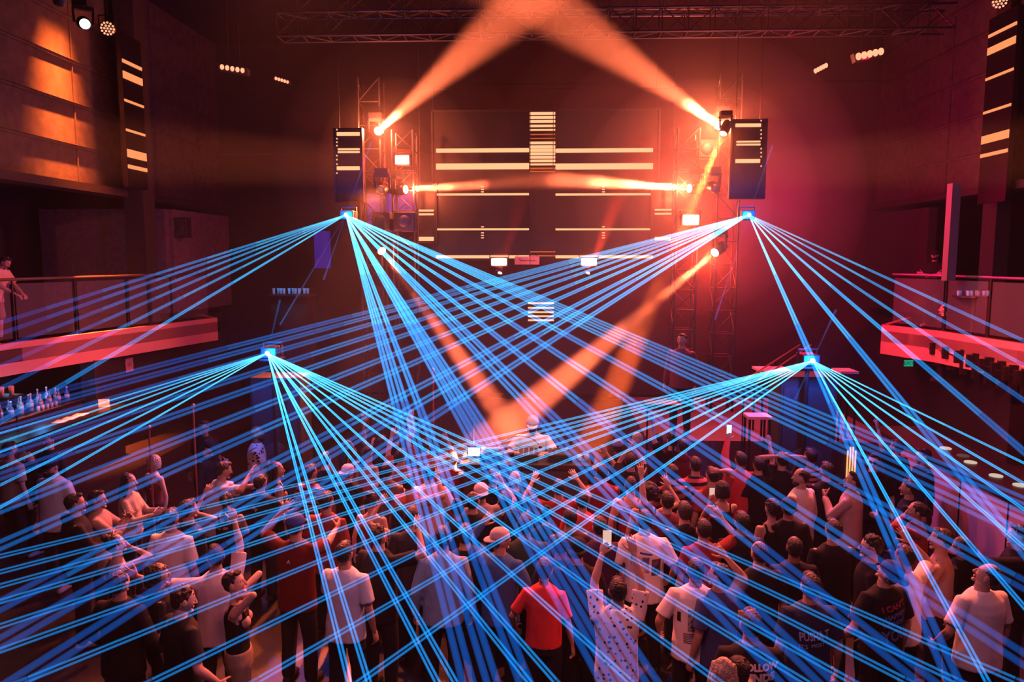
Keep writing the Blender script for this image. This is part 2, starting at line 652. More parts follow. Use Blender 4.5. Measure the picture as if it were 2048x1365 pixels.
# ------------------------------------------------------------------ blinders
def blinder(px, py, w, h, Y, label, e):
    t = empty('blinder_light', P(px, py, Y), 0, label, 'stage light', 'square blinders around the stage')
    W, H = w * Y / FPX, h * Y / FPX
    MB().box((0, .09, 0), (W + .05, .14, H + .05)).build('lamp_housing', M_black, t)
    yk = MB().box((-W / 2 - .04, .09, .03), (.015, .04, H + .1)).box((W / 2 + .04, .09, .03), (.015, .04, H + .1)).box((0, .09, H / 2 + .08), (W + .1, .04, .015))
    yk.build('yoke', M_black, t)
    f = MB().box((0, 0, 0), (W, .03, H))
    o = f.build('lamp_face', M_blind, t)
    m = o.modifiers.new('b', 'BEVEL')
    m.width = .015
    m.segments = 3
    l = lamp('POINT', 'blinder_glow', (0, -.16, 0), e, (1, .13, .03), shadow_soft_size=.1)
    l.parent = t
    return t


blinder(804, 320, 27, 17, 14.8, 'bright square blinder high on the truss tower of the blue haze side', 110)
blinder(1382, 440, 31, 19, 14.8, 'largest white-hot square blinder beside the narrow LED screen', 130)
blinder(998, 524, 30, 14, 15.4, 'square blinder under the LED screen, next to the scribbled banner', 40)
blinder(1178, 524, 30, 14, 15.4, 'square blinder under the LED screen, crossed by blue laser beams', 40)


# ------------------------------------------------------------------ moving heads
def moving_head(loc, target, label, lit=True, energy=0, color=ORANGE, spot=7, blend=.7, size=1.0, lens=None, group='moving head spotlights'):
    loc = Vector(loc)
    t = empty('moving_head_light', loc, 0, label, 'stage light', group)
    d = (Vector(target) - loc).normalized()
    q = d.to_track_quat('Z', 'Y').to_matrix()
    # body behind the lens; the yoke pivots in its middle
    piv = -d * .17 * size
    h = MB()
    V, F = lathe([(-.20, .05), (-.17, .09), (-.05, .115), (.06, .11), (.13, .095), (.16, .09)], 18)
    h.add([q @ (Vector(v) * size) + piv for v in V], F)
    h.build('lamp_head', M_black, t, smooth=True)
    lm = lens or (M_lens if lit else mat('lens_off', (.05, .06, .08), .08))
    V, F = lathe([(.155, .085), (.168, .078), (.172, .03)], 18)
    MB().add([q @ (Vector(v) * size) + piv for v in V], F).build('lens', lm, t, smooth=True)
    side = Vector((0, 0, 1)).cross(d)
    side = side.normalized() if side.length > .1 else Vector((1, 0, 0))
    y = MB()
    for s_ in (-1, 1):
        y.tube([piv + side * s_ * .14 * size, piv + side * s_ * .15 * size + Vector((0, 0, .22 * size))], .022 * size, 8, ell=.5)
    y.box(piv + Vector((0, 0, .24 * size)), (.32 * size, .1 * size, .06 * size), Matrix.Rotation(math.atan2(side.y, side.x), 3, 'Z'))
    y.build('yoke', M_black, t)
    MB().box(piv + Vector((0, 0, .32 * size)), (.26 * size, .2 * size, .11 * size)).build('lamp_base', M_black, t)
    if lit and energy:
        l = lamp('SPOT', 'spot_beam', d * .03, energy, color, spot_size=R(spot), spot_blend=blend, shadow_soft_size=.05)
        l.rotation_euler = d.to_track_quat('-Z', 'Y').to_euler()
        l.parent = t
        g = lamp('POINT', 'lens_glow', d * .14, energy * .00025, color, shadow_soft_size=.05)
        g.parent = t
    if loc.z > 7.4:
        hang(t, [tuple(piv + Vector((0, 0, .36 * size)))])
    return t


BE = 1150000
moving_head(P(757, 262, 14.9), P(1066, -12, 9.0), 'moving head beside the outer LED panel throwing a wide orange beam up over the screen', True, BE * 3.0, ORANGE, 6.6)
moving_head(P(1438, 251, 14.9), P(1068, -8, 9.0), 'moving head throwing its orange beam up to the ceiling from the magenta haze side', True, BE * 2.9, ORANGE, 7.0)
moving_head(P(812, 379, 15.0), P(1160, 358, 13.4), 'moving head sending a flat beam across the screen from the blue haze side', True, BE * .95, ORANGE, 6.5)
moving_head(P(1378, 377, 15.0), P(1000, 352, 13.4), 'moving head sending a flat beam across the screen, above the largest blinder', True, BE * 1.05, ORANGE, 6.8)
moving_head(P(764, 503, 14.6), G(1185, 1075, .4), 'low moving head with a narrow beam among the blue lasers down to the DJ booth', True, BE * .32, ORANGE, 5.2)
moving_head(P(1429, 506, 14.6), G(855, 985, .9), 'low moving head with a diagonal orange beam crossing in front of the DJ', True, BE * .52, ORANGE, 6.0)
moving_head(P(1446, 268, 14.2), P(1196, 860, 11.9), 'moving head aiming steeply down past the largest blinder', True, BE * .6, (1, .13, .025), 6.0, size=.8)
moving_head(P(760, 382, 14.6), P(735, 410, 13.8), 'unlit tilted black moving head on the truss near the blue laser', False)
moving_head(P(1432, 380, 14.6), P(1470, 410, 13.8), 'unlit tilted moving head on the truss in magenta haze', False)
moving_head(P(1000, 546, 15.2), P(1062, 330, 14.0), 'small uplight behind the blinder next to the banner', True, 9000, (1, .03, .01), 14, size=.5)
moving_head(P(1176, 546, 15.2), P(1262, 330, 14.0), 'small uplight behind the blinder crossed by lasers', True, 14000, (1, .04, .01), 14, size=.5)
moving_head(P(170, 48, 11.5), P(330, 130, 7.0), 'black hanging spotlight with a cold white lens by the concrete wall', True, 0, size=.9, lens=M_white_lens)
moving_head(P(118, 8, 11.0), P(100, 300, 12.5), 'black round spotlight at the top edge, washing the concrete wall', False, size=.9)
# the wash that streaks the concrete wall
_l = lamp('AREA', 'wall_streak', (-9.0, 14.95, 10.15), 420, (1, .13, .02), (-9.42, 14.95, 6.6), size=.75, size_y=.08, shape='RECTANGLE', spread=R(30))
_l.rotation_euler = (Matrix.Rotation(R(7), 3, 'Y') @ Matrix.Rotation(R(90), 3, 'Z')).to_euler()
lamp('SPOT', 'wall_spill', (-7.5, 14.0, 9.5), 90, (1, .06, .02), (-9.6, 15.5, 7.4), spot_size=R(80), spot_blend=1, shadow_soft_size=.05)


def par_can(px, py, Y, target, label):
    loc = P(px, py, Y)
    t = empty('par_can_light', loc, 0, label, 'stage light', 'round LED par cans')
    d = (Vector(target) - loc).normalized()
    q = d.to_track_quat('Z', 'Y').to_matrix()
    V, F = lathe([(-.2, .05), (-.18, .1), (-.02, .115), (0, .115)], 20)
    MB().add([q @ Vector(v) for v in V], F).build('can_housing', M_black, t, smooth=True)
    leds = MB()
    for r, n in ((0, 1), (.045, 6), (.088, 12)):
        for k in range(n):
            a = 2 * math.pi * k / n
            V, F = ellipsoid((r * math.cos(a), r * math.sin(a), .004), (.017, .017, .008), 8, 6)
            leds.add([q @ Vector(v) for v in V], F)
    leds.build('led_cluster', M_ledred, t)
    MB().tube([(-.13, 0, 0), (-.14, 0, .2), (.14, 0, .2), (.13, 0, 0)], .012, 6).build('yoke', M_black, t)
    MB().tube([(0, 0, .2), (0, 0, .45)], .012, 6).build('clamp', M_black, t)
    hang(t, [(0, 0, .45)])


par_can(215, 57, 12.0, P(500, 500, 3), 'round red LED par can beside the cold white spotlight')
par_can(2000, 2, 12.0, P(1500, 500, 3), 'round red LED par can at the top corner over the plain dark wall')


def led_bar(pa, pb, Y, n, label, tgt=None, e=0, col=RED):
    a, c = P(*pa, Y), P(*pb, Y + .25)
    mid = (a + c) / 2
    t = empty('led_bar_light', mid, 0, label, 'stage light', 'hanging LED bars with five lamps')
    ex = (c - a)
    L = ex.length
    ex.normalize()
    rot = Matrix((ex, Vector((0, 1, 0)), ex.cross(Vector((0, 1, 0))))).transposed()
    MB().box((0, .09, 0), (L + .16, .14, .16), rot).build('bar_housing', M_black, t)
    for i in range(n):
        p = -ex * L / 2 + ex * L * i / (n - 1)
        V, F = ellipsoid((p.x, p.y, p.z), (min(.05, L / (n - 1) * .40), .03, min(.06, L / (n - 1) * .5)), 12, 8)
        MB().add(V, F).build('lamp', M_ledred, t, smooth=True)
    hang(t, [(-.1, .1, 0), (.1, .1, 0)])
    if tgt is not None:
        l = lamp('SPOT', 'bar_beam', (0, -.08, -.02), e, col, spot_size=R(8), spot_blend=.8, shadow_soft_size=.15)
        l.rotation_euler = (Vector(tgt) - mid).to_track_quat('-Z', 'Y').to_euler()
        l.parent = t


led_bar((444, 134), (485, 141), 13.5, 5, 'hanging bar of five large red lamps over the dark wall', P(760, 345, 15.5), 10000, (1, .0, .03))
led_bar((552, 157), (575, 164), 17.5, 5, 'smaller, farther bar of five red lamps above the outer LED panel')
led_bar((1717, 113), (1762, 103), 13.0, 5, 'hanging bar of five red lamps casting a visible red beam toward the stage', P(1500, 205, 14.5), 17000, (1, .0, .03))
led_bar((1631, 142), (1652, 131), 17.5, 5, 'smaller, farther bar of five red lamps near the red ceiling beam')


# ------------------------------------------------------------------ trusses
def truss(a, c, w, label, n=None, cat='truss', dbl=False):
    a, c = Vector(a), Vector(c)
    t = empty('lighting_truss', a, 0, label, cat)
    d = c - a
    L = d.length
    d.normalize()
    up = Vector((0, 0, 1)) if abs(d.z) < .9 else Vector((0, 1, 0))
    s_ = d.cross(up).normalized()
    up = s_.cross(d)
    cor = [(s_ * i + up * j) * w / 2 for i, j in ((-1, -1), (1, -1), (1, 1), (-1, 1))]
    for k in cor:
        MB().tube([k, k + d * L], .022, 7).build('chord', M_truss, t)
    br = MB()
    n = n or max(2, round(L / w))
    for i in range(n):
        p0, p1 = d * (L * i / n), d * (L * (i + 1) / n)
        for j in range(4):
            k0, k1 = cor[j], cor[(j + 1) % 4]
            if i % 2:
                k0, k1 = k1, k0
            br.tube([p0 + k0, p1 + k1], .011, 5)
            br.tube([p0 + k0, p0 + k1], .011, 5)
    br.build('brace', M_truss, t)
    if abs(d.z) < .5:
        hang(t, [tuple(d * (L * f) + up * w / 2) for f in (.06, .35, .65, .94)])
    return t


truss(P(560, 55, 14.5), P(1900, 38, 14.5), .42, 'long horizontal truss across the top of the stage', 26)
truss(P(600, 8, 15.6), P(1750, 0, 15.6), .42, 'farther horizontal truss partly hidden at the top edge', 22)
for px, z1, lb in ((748, 7.6, 'inner truss tower behind the upper blue laser, holding dark moving heads'), (812, 6.6, 'truss tower next to the narrow LED screen on the blue haze side'),
                   (1368, 6.6, 'truss tower carrying the largest blinder'), (1448, 7.6, 'truss tower beside the outer LED panel in magenta haze')):
    p = P(px, 500, 15.25)
    truss((p.x, 15.25, .3), (p.x, 15.25, z1), .42, lb, 16)


# line array / monitors in the towers
def cabinet(loc, size, label, screen=None, feet=False, rz=0):
    t = empty('speaker_cabinet', loc, rz, label, 'speaker')
    w, d, h = size
    o = MB().box((0, 0, h / 2), size).build('cabinet', M_speaker, t)
    m = o.modifiers.new('b', 'BEVEL')
    m.width = .02
    m.segments = 2
    g = MB().box((0, -d / 2 - .006, h / 2), (w * .88, .012, h * .88))
    g.build('grille', mat('grille', (.05, .05, .055), .5, .5, bump=.5, bscale=200), t)
    for s_ in (-1, 1):
        MB().tube([(s_ * (w / 2 + .012), -.06, h * .6), (s_ * (w / 2 + .03), 0, h * .6), (s_ * (w / 2 + .012), .06, h * .6)], .01, 6).build('handle', M_black, t)
    V, F = lathe([(0, min(w, h) * .33), (.015, min(w, h) * .31), (.02, min(w, h) * .1)], 20)
    MB().add([(x, -d / 2 - .012 - z, y + h / 2) for x, y, z in V], F).build('speaker_cone', mat('cone', (.035, .035, .04), .6), t, smooth=True)
    return t


cabinet(P(812, 462, 14.85) , (.42, .3, .36), 'small speaker monitor on the truss tower lit by a red reflection')
cabinet(P(765, 462, 14.85), (.36, .3, .36), 'small speaker monitor beside the red-reflecting one on the tower')
cabinet(P(1410, 318, 15.45), (.42, .3, .36), 'small speaker high on the truss tower over the largest blinder')
M_blueled = mat('blue_led_wall', (.01, .02, .2), .5, emit=(.0, .02, .5), strength=.35, bump=.8, bscale=140)
tag(MB().box((0, 0, .42), (.36, .06, .84)).build('led_wall_tile', M_blueled, loc=P(646, 537, 17)), 'narrow dark blue glittering wall panel below the upper laser', 'wall panel')
tag(MB().box((0, 0, .25), (1.05, .05, .8)).build('led_wall_tile', M_blueled, loc=P(785, 450, 15.9)), 'dark blue wall panel seen through the truss tower', 'wall panel')

# ------------------------------------------------------------------ laser projectors and their beams
NSEG = 8
CORE_S = 95.0


def core_mats(r0, r1, tag_, far):
    out = []
    for i in range(NSEG):
        q = (i + .5) / NSEG
        r = r0 + (r1 - r0) * q * 1.25
        B = far + (1 - far) * (1 - q) ** (1.8 if r0 > .005 else 1.3)                 # surface brightness falls along the beam
        out.append(volmat('laser_core_' + tag_, 'emit', (.10 * B ** 3, .64 * B ** .75, 1.0), CORE_S * .0065 / r * B))
    return out


CORES = {}
M_core_dim = volmat('laser_core_dim', 'emit', (.01, .25, 1.0), 5)
M_halo = volmat('laser_halo', 'emit', (.0, .05, 1.0), .17)
M_lasersrc = emat('laser_aperture', (.35, .85, 1), 22)


def beam_end(src, px, py):
    """follow the beam seen through (px,py) on to where it lands on the floor or a side wall"""
    dx, dy = px - SRCPX[0], py - SRCPX[1]
    ks = [(1400 - SRCPX[1]) / dy] if dy > 0 else []
    ks.append((2110 - SRCPX[0]) / dx if dx > 0 else (-60 - SRCPX[0]) / dx)
    k = min(ks)
    x, y = SRCPX[0] + dx * k, SRCPX[1] + dy * k
    e = P(x, y, max(3.1, min(SIDE_Y, 2850 / (y - 515))))       # passes over the heads of the crowd
    d = (e - src).normalized()
    L = (e - src).length
    while abs((src + d * L).x) < 9.2 and (src + d * L).y > -1.2 and (src + d * L).z > .3 and L < 22:
        L += .1
    return src + d * L


def laser(px, py, Y, targets, label, side_y, floor_y, rr, faint=(), e=130):
    global SRCPX, SIDE_Y, TGT_Y
    SRCPX, SIDE_Y, TGT_Y = (px, py), side_y, floor_y
    src = P(px, py, Y)
    t = empty('laser_projector', src, 0, label, 'laser projector', 'blue laser projectors')
    o = MB().box((0, .2, 0), (.24, .34, .16)).build('projector_housing', M_black, t)
    m = o.modifiers.new('b', 'BEVEL')
    m.width = .012
    m.segments = 2
    br = MB().box((-.14, .2, .04), (.015, .05, .22)).box((.14, .2, .04), (.015, .05, .22)).box((0, .2, .145), (.29, .05, .015))
    br.build('mounting_bracket', M_black, t)
    V, F = ellipsoid((0, -.005, 0), (.035, .02, .035), 12, 8)
    MB().add(V, F).build('aperture', M_lasersrc, t, smooth=True)
    if rr not in CORES:
        CORES[rr] = core_mats(rr[0], rr[1], 'a' if rr[0] > .005 else 'b', .09 if rr[0] > .005 else .10)
    ENDS = []
    for (x, y) in targets:
        end = beam_end(src, x, y) - src
        d = end.normalized()
        L = end.length
        view = (src + end * .5 - CAM_LOC).normalized()
        s_ = d.cross(view).normalized()
        ENDS.append((x, y, end.copy()))
        b = MB()
        r0, r1, sep = rr
        k = L / 10
        # the beam diverges and thins out with distance: stepped lengths, each weaker than the last
        for q in (-1, 1):
            for i in range(NSEG):
                t0, t1 = i / NSEG, (i + 1) / NSEG
                r = r0 + (r1 - r0) * 1.25 * (t0 + t1) / 2
                A = d * max(.02, L * t0) + s_ * q * (.003 + sep * k * t0)
                B = d * (L * t1 - .004) + s_ * q * (.003 + sep * k * t1)
                b.tube([A, B], [r, r], 7, mi=i)
        b.build('light_beam', CORES[rr], t)
    for (x, y, Yt) in faint:
        end = P(x, y, Yt) - src
        MB().tube([end * .01, end], [.006, .02], 7).build('light_beam', M_core_dim, t)
    l = lamp('POINT', 'laser_glow', (0, -.12, 0), e, (.0, .12, 1), shadow_soft_size=.03)
    l.parent = t
    return t


UL = [(0, 646), (0, 668), (0, 698), (0, 733), (0, 778), (0, 845),
      (799, 841), (821, 843), (849, 841), (911, 823), (923, 812), (934, 800), (998, 754), (1000, 730), (1000, 678),
      (1000, 632), (1000, 598), (1000, 575), (1000, 567), (1000, 560)]
UR = [(2048, 682), (2048, 731), (2048, 801), (2020, 880), (1859, 872), (1695, 880),
      (1000, 557), (1000, 564), (1000, 574), (1000, 589), (1000, 604), (1000, 626), (1000, 650), (1000, 690), (1000, 715), (1000, 748)]
LL = [(0, 867), (0, 885), (0, 905), (0, 937), (0, 971), (0, 1016),
      (635, 1110), (659, 1110), (743, 1110), (765, 1110), (800, 1040), (800, 1009), (800, 947), (800, 900), (800, 869), (800, 856), (800, 843), (800, 833), (800, 823)]
LR = [(1160, 834), (1160, 843), (1160, 851), (1160, 860), (1160, 874), (1160, 888), (1160, 911), (1160, 948), (1160, 990), (1160, 1052),
      (1780, 797), (1780, 812), (1780, 831), (1780, 859), (1772, 893), (1722, 900)]
laser(692, 430, 13.6, UL, 'upper blue laser projector under the outer LED panel, opposite the magenta haze', 11.0, 6.6, (.0070, .0225, .018),
      faint=[(742, 285, 13.2), (560, 650, 16), (647, 560, 14.5)])
laser(1498, 430, 13.6, UR, 'upper blue laser projector in the magenta haze below the outer LED panel', 10.0, 6.6, (.0070, .0225, .018),
      faint=[(1545, 290, 13.2), (1430, 640, 14.5)])
laser(535, 707, 11.0, LL, 'lower blue laser projector near the balcony end and the long red fascia', 8.0, 6.6, (.0046, .0085, .0075), e=140,
      faint=[(560, 600, 11.3)])
laser(1625, 722, 11.0, LR, 'lower blue laser projector above the pink-lit speaker cabinet', 7.5, 6.6, (.0046, .0085, .0075), e=140,
      faint=[(1672, 620, 11.3), (1590, 800, 11.2)])


# stands for the lower lasers
def stand(px, py, Y, label):
    p = P(px, py, Y)
    t = empty('laser_stand', (p.x, Y + .2, -.4), 0, label, 'stand')
    H = p.z - .12 + .4
    MB().tube([(0, 0, .1), (0, 0, H)], .03, 10).build('pole', M_black, t)
    MB().box((0, 0, H + .01), (.3, .3, .03)).build('top_plate', M_black, t)
    for k in range(3):
        a = R(90 + 120 * k)
        MB().tube([(0, 0, .55), (math.cos(a) * .5, math.sin(a) * .5, .02)], .014, 7).build('leg', M_black, t)


stand(535, 707, 11.0, 'black tripod stand under the lower laser by the red fascia')
stand(1625, 722, 11.0, 'black tripod stand under the lower laser by the speaker cabinet')

# haze filling the room
hz = MB().box((0, 10.4, 4.95), (26, 23.6, 10.6)).build('haze', volmat('haze', 'scatter', (1, 1, 1), HAZE, .2))
tag(hz, 'thin smoke haze filling the whole club above the crowd', 'haze', kind='stuff')
for c, r, dens, lay, lb in (
        (P(1390, 400, 15.4), (4.3, 2.2, 4.2), .024, (1, .78, .56, .36, .2), 'added smoke cloud glowing red round the truss tower with the largest blinder'),
        (P(800, 350, 15.4), (2.5, 1.8, 2.8), .018, (1, .68, .38), 'added smoke cloud glowing red round the tower over the upper laser'),
        (P(1015, 745, 11.6), (3.6, 2.6, 3.0), .0100, (1, .74, .45), 'added low smoke bank behind the DJ where two orange beams cross')):
    t = empty('added_smoke', c, 0, lb, 'smoke')  # smoke added to keep the red glow local and brighten the beams
    t['kind'] = 'stuff'
    for i, k in enumerate(lay):
        M_smoke = volmat('added_stage_smoke', 'scatter', (1, 1, 1), dens * (.25 + .4 * i), .1)
        V, F = ellipsoid((0, 0, 0), [q * k for q in r], 32, 20)
        MB().add(V, F).build('smoke_layer', M_smoke, t)
#@@PART2
# ------------------------------------------------------------------ people
M_skin = [mat('skin_light', (.62, .40, .31), .55), mat('skin_tan', (.45, .27, .19), .55), mat('skin_brown', (.22, .115, .07), .5), mat('skin_dark', (.10, .05, .035), .45)]
M_eyew = mat('eye_white', (.7, .68, .65), .3)
M_eyed = mat('eye_dark', (.02, .012, .01), .3)
M_lips = mat('lips', (.42, .16, .14), .5)
HAIRC = {'black': (.010, .008, .007), 'brown': (.045, .022, .012), 'blond': (.55, .42, .27), 'grey': (.3, .28, .27)}


def hair_mat(c):
    return mat('hair_' + c, HAIRC[c], .5, bump=1.0, bscale=70)


def cloth(col, pat=None):
    key = 'cloth_%s_%s' % ('_'.join('%03d' % int(c * 999) for c in col), pat or 'plain')
    if key in MATS:
        return MATS[key]
    m = mat(key, col, .85, bump=.25, bscale=9, spec=.2)
    nt = m.node_tree
    b_ = nt.nodes['Principled BSDF']
    tc = nt.nodes.new('ShaderNodeTexCoord')
    if pat == 'sprigs':          # small dark sprigs on pale cloth
        v = nt.nodes.new('ShaderNodeTexVoronoi')
        v.inputs['Scale'].default_value = 21
        v.inputs['Randomness'].default_value = .75
        n = nt.nodes.new('ShaderNodeTexNoise')
        n.inputs['Scale'].default_value = 48
        ad = nt.nodes.new('ShaderNodeMath')
        ad.operation = 'MULTIPLY_ADD'
        ad.inputs[1].default_value = .35
        lt = nt.nodes.new('ShaderNodeMath')
        lt.operation = 'LESS_THAN'
        lt.inputs[1].default_value = .44
        mx = nt.nodes.new('ShaderNodeMix')
        mx.data_type = 'RGBA'
        mx.inputs[6].default_value = (*col, 1)
        mx.inputs[7].default_value = (.015, .02, .05, 1)
        nt.links.new(tc.outputs['Object'], v.inputs['Vector'])
        nt.links.new(tc.outputs['Object'], n.inputs['Vector'])
        nt.links.new(n.outputs['Fac'], ad.inputs[0])
        nt.links.new(v.outputs['Distance'], ad.inputs[2])
        nt.links.new(ad.outputs[0], lt.inputs[0])
        nt.links.new(lt.outputs[0], mx.inputs[0])
        nt.links.new(mx.outputs[2], b_.inputs['Base Color'])
    elif pat in ('blotch', 'stripes', 'plaid'):
        mx = nt.nodes.new('ShaderNodeMix')
        mx.data_type = 'RGBA'
        mx.inputs[6].default_value = (*col, 1)
        mx.inputs[7].default_value = (.02, .015, .02, 1)
        g = nt.nodes.new('ShaderNodeMath')
        g.operation = 'GREATER_THAN'
        if pat == 'blotch':
            v = nt.nodes.new('ShaderNodeTexVoronoi')
            v.inputs['Scale'].default_value = 16
            g.operation = 'LESS_THAN'
            g.inputs[1].default_value = .33
            nt.links.new(tc.outputs['Object'], v.inputs['Vector'])
            nt.links.new(v.outputs['Distance'], g.inputs[0])
        else:
            v = nt.nodes.new('ShaderNodeTexWave')
            v.bands_direction = 'Z'
            v.inputs['Scale'].default_value = 5 if pat == 'stripes' else 3
            v.inputs['Distortion'].default_value = .6 if pat == 'stripes' else 4
            g.inputs[1].default_value = .72 if pat == 'stripes' else .5
            nt.links.new(tc.outputs['Object'], v.inputs['Vector'])
            nt.links.new(v.outputs['Fac'], g.inputs[0])
        nt.links.new(g.outputs[0], mx.inputs[0])
        nt.links.new(mx.outputs[2], b_.inputs['Base Color'])
    return m


def cat_pieces(pieces):
    V, F = [], []
    for v, f in pieces:
        o = len(V)
        V.extend([tuple(p) for p in v])
        F.extend([tuple(i + o for i in q) for q in f])
    return V, F


def head_template(fem=False):
    """head about its base of skull; face to +Y. returns soup pieces (co, li, lt, material)"""
    V, F = ellipsoid((0, 0, 0), (1, 1, 1), 40, 28)
    W = []
    for x, y, z in V:
        X, Y, Z = x * .0745, y * .093, z * .117
        if z < 0:
            t = (-z) ** 1.4
            X *= 1 - (.34 if fem else .27) * t
            if y < 0:
                Y *= 1 - .30 * t
            else:
                Y *= 1 - .06 * t
        if y > 0:
            Y = Y * (1 - .05 * (1 - abs(x)))
            # eye sockets, temples
            for s_ in (-1, 1):
                Y -= .010 * math.exp(-(((X - s_ * .032) / .016) ** 2 + ((Z - .010) / .013) ** 2))
                Y += .005 * math.exp(-(((X - s_ * .040) / .02) ** 2 + ((Z + .022) / .02) ** 2))
            Y += .004 * math.exp(-((X / .05) ** 2 + ((Z - .032) / .012) ** 2))
        W.append((X, Y, Z + .112))
    pcs = [(W, F)]
    pcs.append(loft([(0, .084, .132), (0, .097, .108), (0, .106, .088)], [.007, .0095, .0135], 10, True))
    for s_ in (-1, 1):
        pcs.append(ellipsoid((s_ * .012, .096, .086), (.008, .009, .007), 8, 6))
        pcs.append(ellipsoid((s_ * .0755, -.006, .108), (.010, .019, .032), 10, 8))
    pcs.append(ellipsoid((0, .078, .020), (.024, .020, .016), 12, 8))
    pcs.append(loft([(0, 0, -.03), (0, .0, .05)], [.046 if fem else .054, .05], 14))
    co, li, lt = remesh(*cat_pieces(pcs), .0048, 2)
    out = [(co, li, lt, 0)]

    def extra(VF, mi):
        V, F = VF
        out.append((np.array([tuple(p) for p in V]), np.concatenate([np.array(f) for f in F]), np.array([len(f) for f in F]), mi))
    for s_ in (-1, 1):
        extra(ellipsoid((s_ * .031, .0745, .121), (.0135, .0105, .0085), 12, 8), 1)
        extra(ellipsoid((s_ * .031, .0825, .121), (.0062, .0040, .0062), 10, 6), 2)
        extra(loft([(s_ * .016, .0865, .1385), (s_ * .032, .0855, .142), (s_ * .048, .074, .137)], [.0028, .0036, .002], 6, True, ell=.6), 2)
    extra(loft([(-.022, .082, .0585), (0, .0905, .0605), (.022, .082, .0585)], [.003, .0058, .003], 8, True), 3)
    extra(loft([(-.018, .083, .0520), (0, .0895, .0510), (.018, .083, .0520)], [.003, .0065, .003], 8, True), 3)
    return out


def hand_template(pose):
    """right hand: wrist at origin, fingers to +Z, palm faces +Y, thumb on the -X side (flip for the other)"""
    curl = {'open': 6, 'relaxed': 22, 'grip': 62, 'fist': 82, 'point': 75}[pose]
    pcs = [loft([(0, 0, -.02), (0, 0, .015), (.0, .0, .05), (0, 0, .088)], [.024, .032, .040, .037], 14, True, ref=(0, 1, 0), ell=.40)]
    lens = (.070, .078, .073, .056)
    for i in range(4):
        x = -.028 + .0188 * i
        spread = (-.10, -.03, .04, .13)[i] * (1.6 if pose == 'open' else .6)
        c = curl
        if pose == 'point' and i == 0:
            c = 3
        if pose == 'open':
            c = curl + 4 * abs(i - 1)
        p = np.array((x, 0, .086))
        pts = [p - np.array((0, 0, .012)), p]
        a = 0
        L = lens[i]
        for j, fr in enumerate((.45, .30, .25)):
            a += R(c * (1.0, 1.1, .7)[j])
            dirv = np.array((math.sin(spread) * math.cos(a), math.sin(a), math.cos(a) * math.cos(spread)))
            p = p + dirv * L * fr
            pts.append(p)
        pcs.append(loft(pts, [.0092, .0092, .0086, .0080, .0068], 9, True))
    tc = {'open': .2, 'relaxed': .5, 'grip': .9, 'fist': 1.25, 'point': 1.1}[pose]
    p0 = np.array((-.026, .004, .022))
    p1 = p0 + np.array((-.026 * math.cos(tc * .6), .012 + .014 * tc, .030))
    p2 = p1 + np.array((-.018 * math.cos(tc), .006 + .018 * tc, .026))
    p3 = p2 + np.array((-.008 * math.cos(tc * 1.3), .004 + .014 * tc, .020))
    pcs.append(loft([p0, p1, p2, p3], [.014, .0115, .0095, .0080], 9, True))
    return remesh(*cat_pieces(pcs), .0042, 2)


HEADS = {False: head_template(False), True: head_template(True)}
HANDS = {k: hand_template(k) for k in ('open', 'relaxed', 'grip', 'fist', 'point')}


